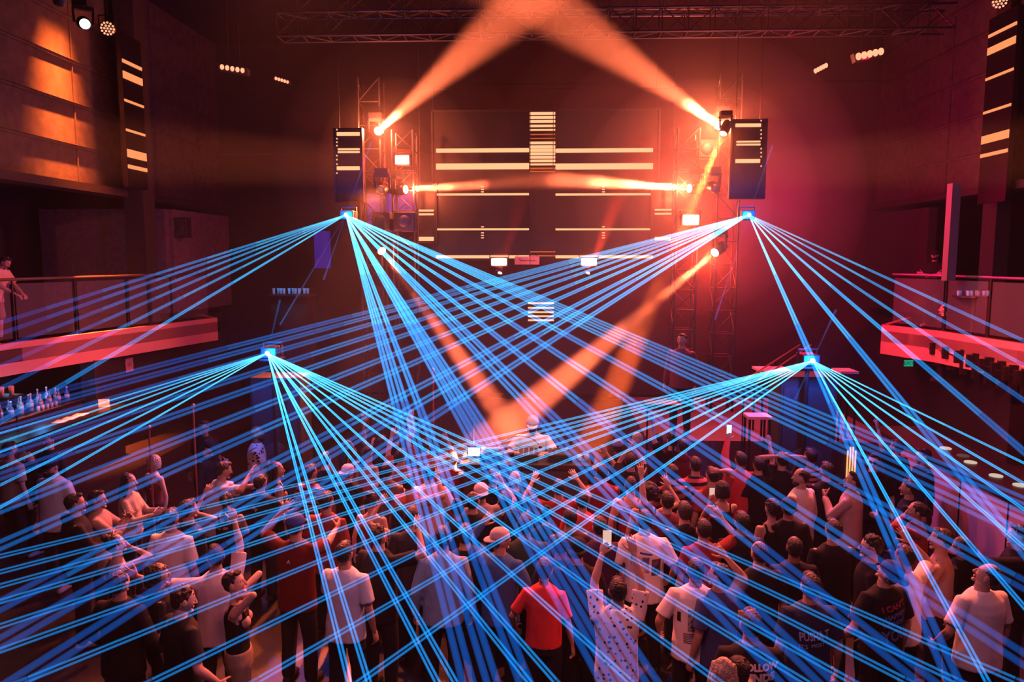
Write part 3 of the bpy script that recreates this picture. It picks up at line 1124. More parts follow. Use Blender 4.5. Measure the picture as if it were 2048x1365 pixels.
def hair_template(style):
    """relative to the base of skull, head centre at z .112"""
    pcs = []
    top = ellipsoid((0, -.016, .135), (.083, .094, .098), 20, 14)
    if style in ('short', 'curly', 'fade'):
        k = 1.0 if style != 'fade' else .96
        pcs.append(ellipsoid((0, -.020, .143), (.080 * k, .092 * k, .088 * k), 22, 14))
        pcs.append(ellipsoid((0, -.045, .095), (.068, .052, .055), 16, 10))
        if style == 'short':
            pcs.append(ellipsoid((0, .035, .205), (.052, .045, .026), 14, 8))
        if style == 'curly':
            r_ = np.random.RandomState(3)
            for i in range(46):
                a, b_ = r_.uniform(0, 2 * math.pi), r_.uniform(.15, 1.35)
                pcs.append(ellipsoid((.078 * math.cos(a) * math.sin(b_), -.012 + .086 * math.sin(a) * math.sin(b_), .142 + .088 * math.cos(b_)), (.019, .019, .017), 8, 6))
    elif style == 'afro':
        pcs.append(ellipsoid((0, -.03, .15), (.125, .125, .120), 22, 14))
        r_ = np.random.RandomState(5)
        for i in range(90):
            a, b_ = r_.uniform(0, 2 * math.pi), math.acos(r_.uniform(-.6, 1))
            pcs.append(ellipsoid((.118 * math.cos(a) * math.sin(b_), -.035 + .115 * math.sin(a) * math.sin(b_), .15 + .113 * math.cos(b_)), (.024, .024, .022), 8, 6))
    elif style == 'bob':
        pcs.append(top)
        pcs.append(rings([(.02, .088, .075, 0, -.03), (.06, .094, .088, 0, -.028), (.12, .092, .094, 0, -.022), (.18, .08, .088, 0, -.015)], 20))
        pcs.append(ellipsoid((0, .058, .175), (.062, .030, .024), 14, 8))
    elif style in ('long', 'pony', 'bun'):
        pcs.append(top)
        if style == 'long':
            pcs.append(loft([(0, -.05, .17), (0, -.075, .05), (0, -.095, -.08), (0, -.10, -.20), (0, -.095, -.29)], [.08, .092, .10, .088, .045], 16, True, ref=(0, 1, 0), ell=.42))
            for s_ in (-1, 1):
                pcs.append(loft([(s_ * .07, .01, .17), (s_ * .088, .0, .06), (s_ * .10, -.02, -.06), (s_ * .10, -.03, -.16)], [.022, .028, .03, .014], 10, True))
        elif style == 'pony':
            pcs.append(loft([(0, -.09, .17), (0, -.135, .13), (0, -.14, 0), (0, -.12, -.12)], [.03, .03, .034, .012], 12, True))
        else:
            pcs.append(ellipsoid((0, -.075, .225), (.045, .045, .04), 14, 10))
    co, li, lt = remesh(*cat_pieces(pcs), .007, 2)
    for i in range(len(co)):
        p = co[i]
        n = noise.noise(Vector((p[0] * 60, p[1] * 60, p[2] * 22)))
        c = p - np.array((0, -.02, .12))
        co[i] = p + c / (np.linalg.norm(c) + 1e-6) * n * .006
    # uncover the face: push front hair under the skin below the hairline
    if style not in ():
        m = (co[:, 1] > .030) & (co[:, 2] < .172)
        w = np.clip((co[:, 1] - .030) / .02, 0, 1) * m
        co[:, 1] -= w * .035
    return co, li, lt


HAIRS = {}


def get_hair(style):
    if style not in HAIRS:
        HAIRS[style] = hair_template(style)
    return HAIRS[style]


ARMS = {   # (hand target x-outward, y-forward, z up), elbow pole, hand pose, palm direction (outward x, y, z)
    'down': ((.28, .04, .84), (.3, -.6, 0), 'relaxed', (-1, .2, 0)),
    'loose': ((.30, .16, .95), (.4, -.6, 0), 'relaxed', (-1, .2, 0)),
    'drink': ((.10, .34, 1.20), (.6, -.3, -1), 'grip', (-1, .1, 0)),
    'phone': ((.045, .36, 1.80), (1, .1, -.5), 'grip', (-.4, -.2, -1)),
    'phonehi': ((.045, .30, 1.98), (1, .0, -.3), 'grip', (-.5, .7, 0)),
    'phonelow': ((.04, .30, 1.36), (.6, -.2, -1), 'grip', (-.6, -.8, .2)),
    'clap': ((.015, .32, 1.36), (.8, -.1, -1), 'open', (-1, 0, 0)),
    'up': ((.30, .14, 1.98), (1, -.2, 0), 'open', (0, 1, 0)),
    'fistup': ((.26, .22, 1.90), (1, 0, -.3), 'fist', (0, 1, 0)),
    'pointup': ((.24, .26, 1.88), (1, 0, -.3), 'point', (0, 1, 0)),
    'bent': ((.30, .24, 1.66), (1, -.2, -.6), 'open', (0, 1, 0)),
    'hip': ((.185, .04, 1.02), (1, -.5, .1), 'relaxed', (-1, 0, 0)),
    'cross': ((-.14, .20, 1.20), (.7, .1, -1), 'relaxed', (0, -1, 0)),
    'rail': ((.10, .46, 1.16), (.6, .1, -1), 'relaxed', (0, 0, -1)),
    'decks': ((.22, .42, 1.30), (.7, -.4, -.6), 'relaxed', (0, 0, -1)),
    'face': ((-.02, .13, 1.56), (1, .5, -.5), 'point', (0, -1, 0)),
    'head': ((.07, -.05, 1.70), (1, .35, .1), 'relaxed', (-1, .3, 0)),
    'fwd': ((.15, .56, 1.42), (.5, 0, -1), 'point', (-1, 0, 0)),
    'side': ((.66, .20, 1.52), (0, -.6, -.6), 'open', (0, 1, 0)),
    'sidelow': ((.52, .26, 1.12), (0, -.8, -.3), 'relaxed', (0, 0, -1)),
    'neck': ((.06, .02, 1.50), (1, .6, .1), 'relaxed', (-1, .3, 0)),
}


def rotm(axis, deg):
    return np.array(Matrix.Rotation(R(deg), 3, axis))


def ik(sh, tgt, pole, l1, l2):
    d = tgt - sh
    D = np.linalg.norm(d)
    Dm = min(D, (l1 + l2) * .985)
    u = d / (D + 1e-9)
    a = (l1 ** 2 - l2 ** 2 + Dm ** 2) / (2 * Dm)
    h = math.sqrt(max(0, l1 ** 2 - a ** 2))
    w = pole - u * np.dot(pole, u)
    w = w / (np.linalg.norm(w) + 1e-9)
    e = sh + u * a + w * h
    return e, sh + u * Dm


def xf(co, M3, t):
    return co @ np.asarray(M3).T + np.asarray(t)


PEOPLE = []


def person(hx, hy, label, h=1.75, face=0, look=0, nod=0, fem=False, hair='short', hc='black', skin=1, top='tee', tc=(.012, .012, .014), pat=None,
           low='trousers', lc=(.015, .016, .022), L='down', Rr='down', lean=0, side=0, cap=None, beard=None, glasses=False, group=None, z0=-.4,
           pos=None, tilt=0, big=1.0, brimback=False, Lt=None, Rt=None):
    s = h / 1.75
    if pos is None:
        g = G(hx, hy, z0 + h * .995)
        pos = Vector((g.x, g.y, z0))
    root = empty('person', pos, R(face), label, 'person', group)
    dist = max(1.0, (Vector(pos) - CAM_LOC).length)
    vox = .0105 if dist < 7 else (.0125 if dist < 9.5 else .016)
    wsh = .162 if fem else .182
    # upper body frame (leaning about the hips)
    RU = rotm('X', -lean) @ rotm('Y', side)
    piv = np.array((0, 0, .95))

    def up(p):
        return (RU @ (np.array(p, float) - piv)) + piv
    rows = [(.84, .155, .112), (.92, .166, .118), (1.0, .152, .106), (1.08, .140, .098), (1.2, .152, .106), (1.32, .170, .112), (1.39, .165, .098), (1.445, .115, .076), (1.48, .058, .056)]
    if fem:
        rows = [(.84, .160, .118), (.92, .168, .122), (1.0, .145, .104), (1.08, .120, .088), (1.2, .132, .098), (1.30, .150, .108), (1.38, .143, .086), (1.44, .10, .066), (1.48, .048, .048)]
    pcs = []
    V, F = rings([(z, a * big, b_ * big, 0, 0) for z, a, b_ in rows], 22)
    V = [up(v) if v[2] > .95 else np.array(v) for v in V]
    pcs.append((V, F))
    if fem:
        for q in (-1, 1):
            V, F = ellipsoid((q * .066, .085, 1.27), (.056, .05, .055), 12, 8)
            pcs.append(([up(v) for v in V], F))
    nk = .044 if fem else .054
    pcs.append(loft([up((0, -.005, 1.42)), up((0, .004, 1.57))], [nk * 1.25, nk], 14))
    arms = []
    for q, spec, ov in ((-1, L, Lt), (1, Rr, Rt)):
        tg, pole, pose, palm = ARMS[spec]
        if ov is not None:
            tg = ov
        tg = up((q * tg[0], tg[1], tg[2]))
        sh = up((q * wsh * big, 0, 1.395))
        e, w = ik(sh, tg, RU @ np.array((q * pole[0], pole[1], pole[2])), .285, .262)
        ra = (.050, .042, .036) if not fem else (.041, .034, .030)
        pcs.append(loft([sh, (sh * 2 + e) / 3, e], [ra[0] * 1.12, ra[0], ra[1] * .95], 12, True))
        pcs.append(loft([e, e * .7 + w * .3, w], [ra[1] * .95, ra[1], ra[2] * .68], 12, True))
        # hand
        d = w - e
        d = d / np.linalg.norm(d)
        pn = RU @ np.array((q * palm[0], palm[1], palm[2]))
        pn = pn - d * np.dot(pn, d)
        pn = pn / (np.linalg.norm(pn) + 1e-9)
        xx = np.cross(pn, d)
        M3 = np.stack([xx, pn, d], 1)
        arms.append((q, sh, e, w, M3, pose))
    legs = []
    stance = .095 if fem else .115
    for q in (-1, 1):
        hp = np.array((q * .085, 0, .88))
        kn = np.array((q * stance, .02, .49))
        an = np.array((q * (stance + .01), -.01, .09))
        pcs.append(loft([hp, (hp + kn) / 2, kn], [.088, .074, .055], 12, True))
        pcs.append(loft([kn, kn * .65 + an * .35, an], [.052, .052, .036], 12, True))
        legs.append((q, hp, kn, an))
    co, li, lt = remesh(*cat_pieces(pcs), vox * 1.1, 3)
    S = Soup().add(co, li, lt, 0)
    # head
    HR = rotm('Z', look) @ rotm('X', nod) @ rotm('Y', tilt)
    HB = up((0, .006, 1.515))
    HM = RU @ HR
    for c_, l_, t_, mi in HEADS[fem]:
        S.add(xf(c_, HM, HB), l_, t_, mi)
    for q, sh, e, w, M3, pose in arms:
        c_, l_, t_ = HANDS[pose]
        c2 = c_.copy()
        M = M3 * (.94 if fem else 1.0)
        if q < 0:
            c2[:, 0] *= -1
            li2 = l_.copy()
            st_ = np.cumsum(t_) - t_
            li2 = np.concatenate([l_[a:a + n][::-1] for a, n in zip(st_, t_)]) if len(set(t_)) > 1 else l_.reshape(-1, t_[0])[:, ::-1].ravel()
            S.add(xf(c2, M, w), li2, t_, 0)
        else:
            S.add(xf(c2, M, w), l_, t_, 0)
    sc_ = np.eye(3) * s
    for i, p in enumerate(S.p):
        S.p[i] = (p[0] * s, p[1], p[2], p[3])
    S.build('body', [M_skin[skin], M_eyew, M_eyed, M_lips], root)

    def piece(name, pieces, m, v=vox, sm=3, fold=0, seed=0):
        co, li, lt = remesh(*cat_pieces(pieces), v, sm)
        if fold:
            st_ = noise.noise
            for i in range(len(co)):
                p = co[i]
                n = st_(Vector((p[0] * 9 + seed, p[1] * 9, p[2] * 4.2))) + .5 * st_(Vector((p[0] * 22, p[1] * 22 + seed, p[2] * 9)))
                c = np.array((p[0], p[1], 0)) - np.array((0, 0, 0))
                r_ = np.linalg.norm(c) + 1e-6
                co[i] = p + c / r_ * n * fold
        return Soup().add(co * s, li, lt, 0).build(name, [m], root)

    # upper clothing
    seed = rng.uniform(0, 50)
    shirt = None
    if top in ('tee', 'long', 'tank', 'hoodie', 'open'):
        k = (1.0 if not fem else .90) * big
        loose = .012 if top != 'tank' else -.004
        hem = .80 if not fem else .90
        R_ = [(hem, .190, .142), (.92, .186, .138), (1.05, .176, .130), (1.2, .178, .130), (1.32, .188, .130), (1.40, .178, .112), (1.45, .125, .086), (1.488, .066, .064)]
        if top == 'tank':
            R_ = [(hem + .02, .178, .130), (.95, .170, .125), (1.05, .158, .115), (1.2, .164, .118), (1.32, .172, .122), (1.375, .12, .105)]
        V, F = rings([(z, a * k + loose, b_ * k + loose + (.006 if fem else 0), 0, 0) for z, a, b_ in R_], 26)
        V = [up(v) if v[2] > .95 else np.array(v) for v in V]
        ps = [(V, F)]
        if fem and top != 'tank':
            for q in (-1, 1):
                V, F = ellipsoid((q * .066, .092, 1.27), (.062, .055, .062), 12, 8)
                ps.append(([up(v) for v in V], F))
        for q, sh, e, w, M3, pose in arms:
            if top == 'tank':
                ps.append(loft([up((q * .085, .085, 1.33)), up((q * .098, .03, 1.455)), up((q * .098, -.03, 1.455)), up((q * .085, -.08, 1.33))], [.018] * 4, 8, True))
                continue
            root_ = up((q * .10, 0, 1.385))
            rs = (.070 if not fem else .056)
            if top in ('tee', 'open'):
                f = .78
                end = sh * (1 - f) + e * f
                ps.append(loft([root_, sh, (sh + end) / 2, end], [rs, rs * 1.02, rs * 1.0, rs * 1.08], 14))
            else:
                ps.append(loft([root_, sh, (sh + e) / 2, e], [rs, rs, rs * .92, rs * .85], 14, True))
                ps.append(loft([e, e * .5 + w * .5, w * .97 + e * .03], [rs * .85, rs * .75, rs * .58], 14, True))
        if top == 'hoodie':
            V, F = ellipsoid((0, -.085, 1.47), (.10, .06, .06), 14, 8)
            ps.append(([up(v) for v in V], F))
        shirt = piece({'tank': 'tank_top', 'hoodie': 'hooded_jacket'}.get(top, 'shirt'), ps, cloth(tc, pat), fold=.0075, seed=seed)
    elif top == 'tube':
        V, F = rings([(.98, .150, .112, 0, .004), (1.08, .136, .104, 0, .004), (1.2, .146, .116, 0, .01), (1.29, .158, .140, 0, .018), (1.33, .150, .122, 0, .012)], 24)
        shirt = piece('strapless_top', [([up(v) if v[2] > .95 else np.array(v) for v in V], F)], cloth(tc, pat), fold=.004, seed=seed)
    # lower clothing
    if low == 'trousers' or low == 'shorts':
        ps = [rings([(.82, .172, .126, 0, 0), (.92, .180, .132, 0, 0), (1.0, .164, .122, 0, 0)], 20)]
        for q, hp, kn, an in legs:
            if low == 'trousers':
                ps.append(loft([hp, kn, an + np.array((0, 0, .01))], [.104, .078, .066], 14, True))
            else:
                ps.append(loft([hp, kn + np.array((0, 0, .06))], [.106, .098], 14, True))
        piece(low, ps, cloth(lc), v=vox * 1.25, fold=.006, seed=seed)
    elif low == 'skirt':
        piece('skirt', [rings([(.56, .21, .17, 0, 0), (.75, .20, .155, 0, 0), (.92, .182, .136, 0, 0), (1.02, .150, .112, 0, 0)], 24)], cloth(lc), v=vox * 1.2, fold=.012, seed=seed)
    for q, hp, kn, an in legs:
        V, F = loft([an + np.array((0, -.045, -.045)), an + np.array((0, .03, -.04)), an + np.array((q * .01, .12, -.052)), an + np.array((q * .015, .175, -.058))], [.038, .044, .040, .030], 12, True)
        V2, F2 = loft([an + np.array((0, -.01, -.03)), an + np.array((0, -.005, .05))], [.044, .046], 12, True)
        V, F = cat_pieces([(V, F), (V2, F2)])
        V = [(v[0] * s, v[1] * s, max(.003, v[2]) * s) for v in V]
        Soup().addVF(V, F).build('shoe', [cloth((.03, .03, .03) if rng.rand() < .6 else (.5, .5, .5))], root)
    # hair, cap, beard, glasses
    if hair and hair != 'bald':
        c_, l_, t_ = get_hair(hair)
        cc = c_.copy()
        if cap:
            cc = cc * np.array((.98, .98, 1.0))
            cc[:, 2] = np.minimum(cc[:, 2], .205)
        Soup().add(xf(cc, HM, HB) * s, l_, t_, 0).build('hair', [hair_mat(hc)], root)
    if cap:
        V, F = rings([(.135, .088, .103, 0, -.004), (.165, .089, .103, 0, -.005), (.20, .078, .092, 0, -.007), (.228, .050, .060, 0, -.010), (.240, .014, .016, 0, -.010)], 24)
        ps = [(V, F)]
        b0 = -1 if brimback else 1
        Vb = []
        for zz in (.137, .130):
            for i in range(13):
                a = math.pi * i / 12
                Vb.append((.080 * math.cos(a), b0 * (.070 + .0 * math.sin(a)), zz + .004))
            for i in range(13):
                a = math.pi * i / 12
                Vb.append((.080 * math.cos(a), b0 * (.075 + .098 * math.sin(a) ** .8 if 0 < i < 12 else .075), zz - .012 * math.sin(a) + .004))
        Fb = []
        for i in range(12):
            Fb.append((i, i + 1, i + 14, i + 13))
            Fb.append((i + 26, i + 39, i + 40, i + 27))
            Fb.append((i + 13, i + 14, i + 40, i + 39))
            Fb.append((i + 27, i + 26, i, i + 1)[::-1])
        V, F = cat_pieces([(V, F), (Vb, Fb)])
        V = xf(np.array([tuple(p) for p in V]), HM, HB) * s
        Soup().addVF(V, F).build('cap', [cloth(cap)], root)
    if beard:
        V, F = cat_pieces([ellipsoid((0, .040, .035), (.058, .056, .040), 16, 10), ellipsoid((0, .078, .030), (.034, .026, .030), 12, 8)])
        V = np.array([tuple(p) for p in V])
        Soup().addVF(xf(V, HM, HB) * s, F).build('beard', [hair_mat(beard)], root)
    if glasses:
        g = MB()
        for q in (-1, 1):
            V, F = ellipsoid((q * .033, .098, .121), (.027, .006, .019), 14, 8)
            g.add(V, F)
            g.tube([(q * .060, .094, .125), (q * .080, .03, .126), (q * .082, -.01, .122)], .0028, 6)
        g.tube([(-.010, .101, .125), (.010, .101, .125)], .0028, 6)
        V = xf(np.array(g.v), HM, HB) * s
        Soup().addVF(V, g.f).build('glasses', [mat('glasses_black', (.01, .01, .01), .15)], root)
    info = dict(root=root, shirt=shirt, s=s, arms=arms, up=up, HM=HM, HB=HB, pos=Vector(pos), face=face)
    PEOPLE.append(info)
    return info


def hand_world(info, q, off=(0, 0, .09)):
    """world matrix of a hand frame (q -1 left, 1 right)"""
    for a in info['arms']:
        if a[0] == q:
            M3, w = a[4], a[3]
            o = np.array(off, float)
            if q < 0:
                o[0] *= -1
            p = (w + M3 @ o) * info['s']
            Z = Matrix.Rotation(R(info['face']), 3, 'Z')
            return info['pos'] + Z @ Vector(p), Z @ Matrix(M3.tolist())


def text_mesh(txt, size, m, parent, name='lettering', spacing=1.0, offset=.0):
    cu = bpy.data.curves.new('t', 'FONT')
    cu.body = txt
    cu.size = size
    cu.align_x = 'CENTER'
    cu.align_y = 'CENTER'
    cu.extrude = .001
    cu.offset = offset
    cu.space_line = .85
    cu.resolution_u = 3
    o = bpy.data.objects.new('t', cu)
    COL.objects.link(o)
    dg = bpy.context.evaluated_depsgraph_get()
    me = bpy.data.meshes.new_from_object(o.evaluated_get(dg))
    bpy.data.objects.remove(o)
    me.materials.clear()
    me.materials.append(m)
    me.name = name
    return me


def back_print(info, me, z, xoff=0, roll=0, name='back_print', side=-1, w=1.0):
    """wrap a flat print (x right, y up as seen from behind) onto the back of the shirt"""
    sh = info['shirt']
    bvh = BVHTree.FromPolygons([v.co.copy() for v in sh.data.vertices], [tuple(p.vertices) for p in sh.data.polygons])
    ca, sa = math.cos(R(roll)), math.sin(R(roll))
    import bmesh
    bm = bmesh.new()
    bm.from_mesh(me)
    bmesh.ops.subdivide_edges(bm, edges=[e for e in bm.edges if e.calc_length() > .03], cuts=2, use_grid_fill=True)
    bmesh.ops.triangulate(bm, faces=bm.faces)
    bm.to_mesh(me)
    bm.free()
    for v in me.vertices:
        x, y, e = v.co.x * w, v.co.y, v.co.z
        x, y = x * ca - y * sa, x * sa + y * ca
        o = Vector((-side * -1 * 0 + x + xoff, side * .6, z + y))
        if side > 0:
            o.x = -(x + xoff)
        hit = bvh.ray_cast(o, Vector((0, -side, 0)), 1.5)
        if hit[0] is None:
            v.co = Vector((o.x, side * .12, o.z))
        else:
            v.co = hit[0] + Vector((0, side, 0)) * (.004 + e)
    ob = bpy.data.objects.new(name, me)
    COL.objects.link(ob)
    ob.parent = sh
    return ob


def grid_mesh(w, h, m, nx=10, ny=10, name='back_print'):
    V = [(w * (i / nx - .5), h * (j / ny - .5), 0) for j in range(ny + 1) for i in range(nx + 1)]
    F = [(j * (nx + 1) + i, j * (nx + 1) + i + 1, (j + 1) * (nx + 1) + i + 1, (j + 1) * (nx + 1) + i) for j in range(ny) for i in range(nx)]
    me = bpy.data.meshes.new(name)
    me.from_pydata(V, [], F)
    me.materials.append(m)
    return me


def print_mat(name, c1, c2, scale):
    m = mat(name, c1, .8)
    nt = m.node_tree
    tc = nt.nodes.new('ShaderNodeTexCoord')
    n = nt.nodes.new('ShaderNodeTexNoise')
    n.inputs['Scale'].default_value = scale
    r = nt.nodes.new('ShaderNodeValToRGB')
    r.color_ramp.elements[0].position = .42
    r.color_ramp.elements[1].position = .58
    r.color_ramp.elements[0].color = (*c1, 1)
    r.color_ramp.elements[1].color = (*c2, 1)
    nt.links.new(tc.outputs['Object'], n.inputs['Vector'])
    nt.links.new(n.outputs['Fac'], r.inputs['Fac'])
    nt.links.new(r.outputs['Color'], nt.nodes['Principled BSDF'].inputs['Base Color'])
    return m


M_screen = emat('phone_screen', (1, .62, .48), .9)
M_screenw = emat('phone_screen_bright', (.9, .95, 1), 1.8)


def smartphone(loc, M3, label, bright=False, size=1.0):
    t = empty('smartphone', loc, 0, label, 'phone')
    M = M3 if M3 is not None else Matrix.Identity(3)
    MB().box((0, 0, 0), (.074 * size, .009, .152 * size), M).build('phone_case', M_black, t)
    V = MB().box(M @ Vector((0, -.006, .006)), (.068 * size, .003, .128 * size), M)
    V.build('phone_screen', M_screenw if bright else M_screen, t)
    MB().box(M @ Vector((0, -.006, -.068 * size)), (.02, .004, .006), M).build('phone_button', M_paper, t)
    return t


WHITE = (.78, .75, .73)
BLACK = (.012, .012, .015)
GREY = (.30, .29, .29)
DRED = (.20, .02, .02)
PK = 'person'

# --- front rows, biggest first
p = person(1236, 1158, 'person in a pale sprigged shirt, both arms raised to film with a phone', h=1.74, face=2, L='phonehi', Rr='up',
           top='tee', tc=(.80, .74, .70), pat='sprigs', Lt=(.10, .30, 1.93), Rt=(.16, .22, 2.04), skin=1)
pc, _ = hand_world(p, -1)
smartphone(pc + Vector((.02, .0, .05)), Matrix.Rotation(R(4), 3, 'Z'), 'lit phone held up by the person in the sprigged shirt', size=1.15)
p = person(1392, 1118, 'person in a white T-shirt with a dark square photo print on the back', h=1.76, face=-4, top='tee', tc=WHITE, Rr='sidelow', L='loose')
back_print(p, grid_mesh(.15, .20, print_mat('photo_print', (.015, .02, .05), (.35, .33, .36), 26)), 1.22, name='photo_print')
for i in range(6):
    back_print(p, grid_mesh(.22, .006, M_black, 8, 1), 1.09 - i * .017, name='text_line')
back_print(p, grid_mesh(.035, .13, M_black, 2, 6), 1.19, xoff=.145, name='figure_print')
back_print(p, grid_mesh(.03, .09, M_black, 2, 6), 1.23, xoff=-.15, name='figure_print')
p = person(1290, 1022, 'person seen from behind in a big white T-shirt with a faded blue and black graphic', h=1.82, face=0, top='tee', tc=WHITE, big=1.06, L='loose', Rr='loose')
back_print(p, grid_mesh(.19, .17, print_mat('faded_print', (.10, .10, .20), (.60, .50, .55), 14)), 1.27, xoff=-.06, name='faded_print')
back_print(p, grid_mesh(.10, .18, print_mat('dark_print', (.02, .015, .04), (.15, .10, .18), 18)), 1.24, xoff=.11, name='dark_print')
back_print(p, grid_mesh(.13, .02, mat('blue_ink', (.02, .08, .35), .7), 8, 2), 1.39, roll=-8, name='script_line')
p = person(1088, 1118, 'person seen from behind in a bright red loose sleeveless top', h=1.72, face=-8, fem=True, hair='short', top='tee', tc=(.72, .05, .05), L='loose', Rr='down', skin=1)
p = person(885, 1055, 'person seen from behind in a light blue denim shirt under crossing lasers', h=1.83, face=4, top='long', tc=(.22, .36, .55), L='down', Rr='down')
p = person(688, 1085, 'person in a blue-tinted white T-shirt behind two thin laser lines', h=1.78, face=-12, top='tee', tc=(.55, .62, .75), L='drink')
p = person(757, 1050, 'person with orange-lit hair and black clothes, one open hand raised', h=1.82, face=-25, hair='curly', hc='brown', top='tee', tc=BLACK, Rr='bent', L='down', nod=8)
p = person(590, 1030, 'person in a baseball cap and dark red T-shirt with both arms raised', h=1.86, face=-12, cap=(.05, .08, .30), top='tee', tc=(.10, .012, .012), L='bent', Rr='fwd')
back_print(p, text_mesh('A', .06, mat('cap_logo', (.8, .8, .85), .6), None), 1.40, name='shirt_mark')
p = person(470, 1143, 'person in profile with bare arms folded behind the neck, black top and beige trousers', h=1.70, face=-75, fem=True, hair='short', top='tank', tc=BLACK, lc=(.30, .24, .18), low='trousers', L='neck', Rr='neck', nod=8, look=-8, skin=0)
p = person(430, 1092, 'person in a pale T-shirt stretching one arm out and pointing, behind the folded-arms person', h=1.76, face=35, top='tee', tc=(.6, .55, .6), L='side', Rr='pointup', hair='short')
p = person(358, 1176, 'person with curly orange-lit hair and black T-shirt, bare forearm hanging, nearest the bottom left corner', h=1.76, face=-40, hair='curly', hc='brown', top='tee', tc=BLACK, skin=0, Rr='loose', L='down', nod=-12, look=-15)
p['root']['label'] = 'person with curly orange-lit hair, black T-shirt and glowing bare forearm'
p = person(236, 1143, 'person from behind in black with a white collar corner showing', h=1.76, face=-10, top='long', tc=BLACK, hair='short', L='loose', Rr='loose')
p = person(312, 1128, 'person with dark bob hair in profile, only the red-lit cheek showing', h=1.72, face=-60, fem=True, hair='bob', top='tee', tc=BLACK)
p = person(232, 1068, 'person with bare shoulders, hand on hip and a finger at the mouth', h=1.68, face=-45, fem=True, hair='bun', top='tube', tc=BLACK, L='hip', Rr='face', nod=10, skin=0)
p = person(340, 1018, 'person seen from behind in a white T-shirt near the left-hand crowd, dark cropped hair', h=1.78, face=-6, top='tee', tc=WHITE, hair='short')
p['root']['label'] = 'person seen from behind in a plain white T-shirt, next to the bob-haired profile'
p = person(148, 988, 'person in a big black hooded jacket with a lit profile', h=1.82, face=-55, hair='short', top='hoodie', tc=BLACK, big=1.1, L='loose', Rr='drink')
p = person(193, 982, 'person in an orange-lit jacket clapping hands', h=1.72, face=-70, hair='short', top='long', tc=(.45, .30, .22), L='clap', Rr='clap', look=-10)
p = person(105, 915, 'bearded person in a white T-shirt and black cap, facing the camera', h=1.84, face=166, hair='fade', beard='black', cap=BLACK, top='tee', tc=WHITE, big=1.08, L='down', Rr='down', nod=-14)
p = person(256, 948, 'person with long dark hair in a pale yellow jacket holding a cup', h=1.70, face=-85, fem=True, hair='long', top='long', tc=(.62, .48, .28), L='drink', Rr='drink', skin=0)
p = person(306, 910, 'person with a blond bob in a strapless top looking sideways', h=1.68, face=150, look=-55, fem=True, hair='bob', hc='blond', top='tube', tc=(.16, .05, .05), low='skirt', skin=0)
p = person(512, 853, 'bald person in a blotchy black and white shirt with folded arms', h=1.83, face=-80, hair=None, top='tee', tc=(.70, .55, .48), pat='blotch', L='cross', Rr='cross', skin=2, beard='black')
p = person(420, 925, 'person in a grey-white T-shirt bending and reaching out one arm', h=1.80, face=-50, top='tee', tc=(.45, .42, .42), L='fwd', Rr='bent', lean=14)
p = person(408, 842, 'person in black wearing dark sunglasses near the thin red post', h=1.78, face=165, hair='short', glasses=True, top='tee', tc=BLACK, skin=2)
p = person(412, 880, 'person in a black cap looking down, profile lit red', h=1.74, face=-95, hair='short', cap=BLACK, top='hoodie', tc=BLACK, nod=-22, L='phonelow')
p = person(552, 925, 'person in black halter top with bare red-lit shoulder and dark hair', h=1.70, face=-55, look=-25, fem=True, hair='long', top='tank', tc=BLACK, L='down', Rr='down', skin=1)
p = person(520, 950, 'person in a black T-shirt with a small white chest mark', h=1.70, face=-15, top='tee', tc=BLACK, L='drink', Rr='drink')
back_print(p, text_mesh('Ay', .08, mat('shirt_mark_white', (.6, .6, .65), .6), None), 1.28, roll=-12, name='shirt_mark')
p = person(452, 985, 'person in a sleeveless black top with a dark ponytail and one bare arm bent up', h=1.66, face=15, fem=True, hair='pony', top='tank', tc=BLACK, L='bent', Rr='drink')
p = person(1000, 1058, 'person in a pale cap and blue jacket turning the head', h=1.80, face=-20, look=-40, cap=(.55, .42, .38), hair='fade', brimback=True, top='long', tc=(.05, .12, .30), L='bent', Rr='loose')
p = person(1155, 1078, 'person with a rim-lit backwards black cap beside the raised phone', h=1.76, face=0, cap=BLACK, brimback=True, top='tee', tc=BLACK)
p = person(1440, 1128, 'person with short hair glancing sideways, white face patch, behind the photo-print T-shirt', h=1.74, face=30, look=25, top='tee', tc=(.05, .07, .2), Rr='bent')
p = person(1448, 1318, 'person with blond-lit curls at the bottom edge stretching a bare braceleted arm', h=1.66, face=-20, fem=True, hair='long', hc='blond', top='tank', tc=BLACK, Rr='fwd', L='down', skin=0)
p = person(1503, 1222, 'person in a black T-shirt with large pink-lit block lettering at the bottom edge', h=1.80, face=-2, top='tee', tc=BLACK, L='down')
back_print(p, text_mesh('UNFOLLOW', .068, M_paper, None, offset=.004), 1.40, name='lettering')
back_print(p, text_mesh('FRIENDS', .088, M_paper, None, offset=.005), 1.32, name='lettering')
back_print(p, text_mesh('ART', .07, M_paper, None, offset=.004), 1.245, xoff=.03, name='lettering')
p = person(1478, 1318, 'person with dark curly hair in front of the block-lettered T-shirt', h=1.62, face=5, fem=True, hair='curly', top='tee', tc=BLACK)
p = person(1622, 1148, 'person in a dark T-shirt with pale wavy lettering on the back', h=1.78, face=3, top='tee', tc=(.02, .03, .07))
back_print(p, text_mesh('PUSHA T', .105, mat('pale_ink', (.45, .5, .75), .7), None, offset=.003), 1.27, roll=7, w=.62, name='lettering')
back_print(p, text_mesh("IT'S", .045, MATS['pale_ink'], None), 1.17, xoff=-.09, name='lettering')
back_print(p, text_mesh('MOST', .045, MATS['pale_ink'], None), 1.19, xoff=.03, roll=6, name='lettering')
p = person(1772, 1118, 'person with a backwards cap looking up, black T-shirt with stacked lettering', h=1.78, face=18, look=20, nod=24, cap=(.02, .05, .22), brimback=True, hair='fade', top='tee', tc=BLACK, L='loose')
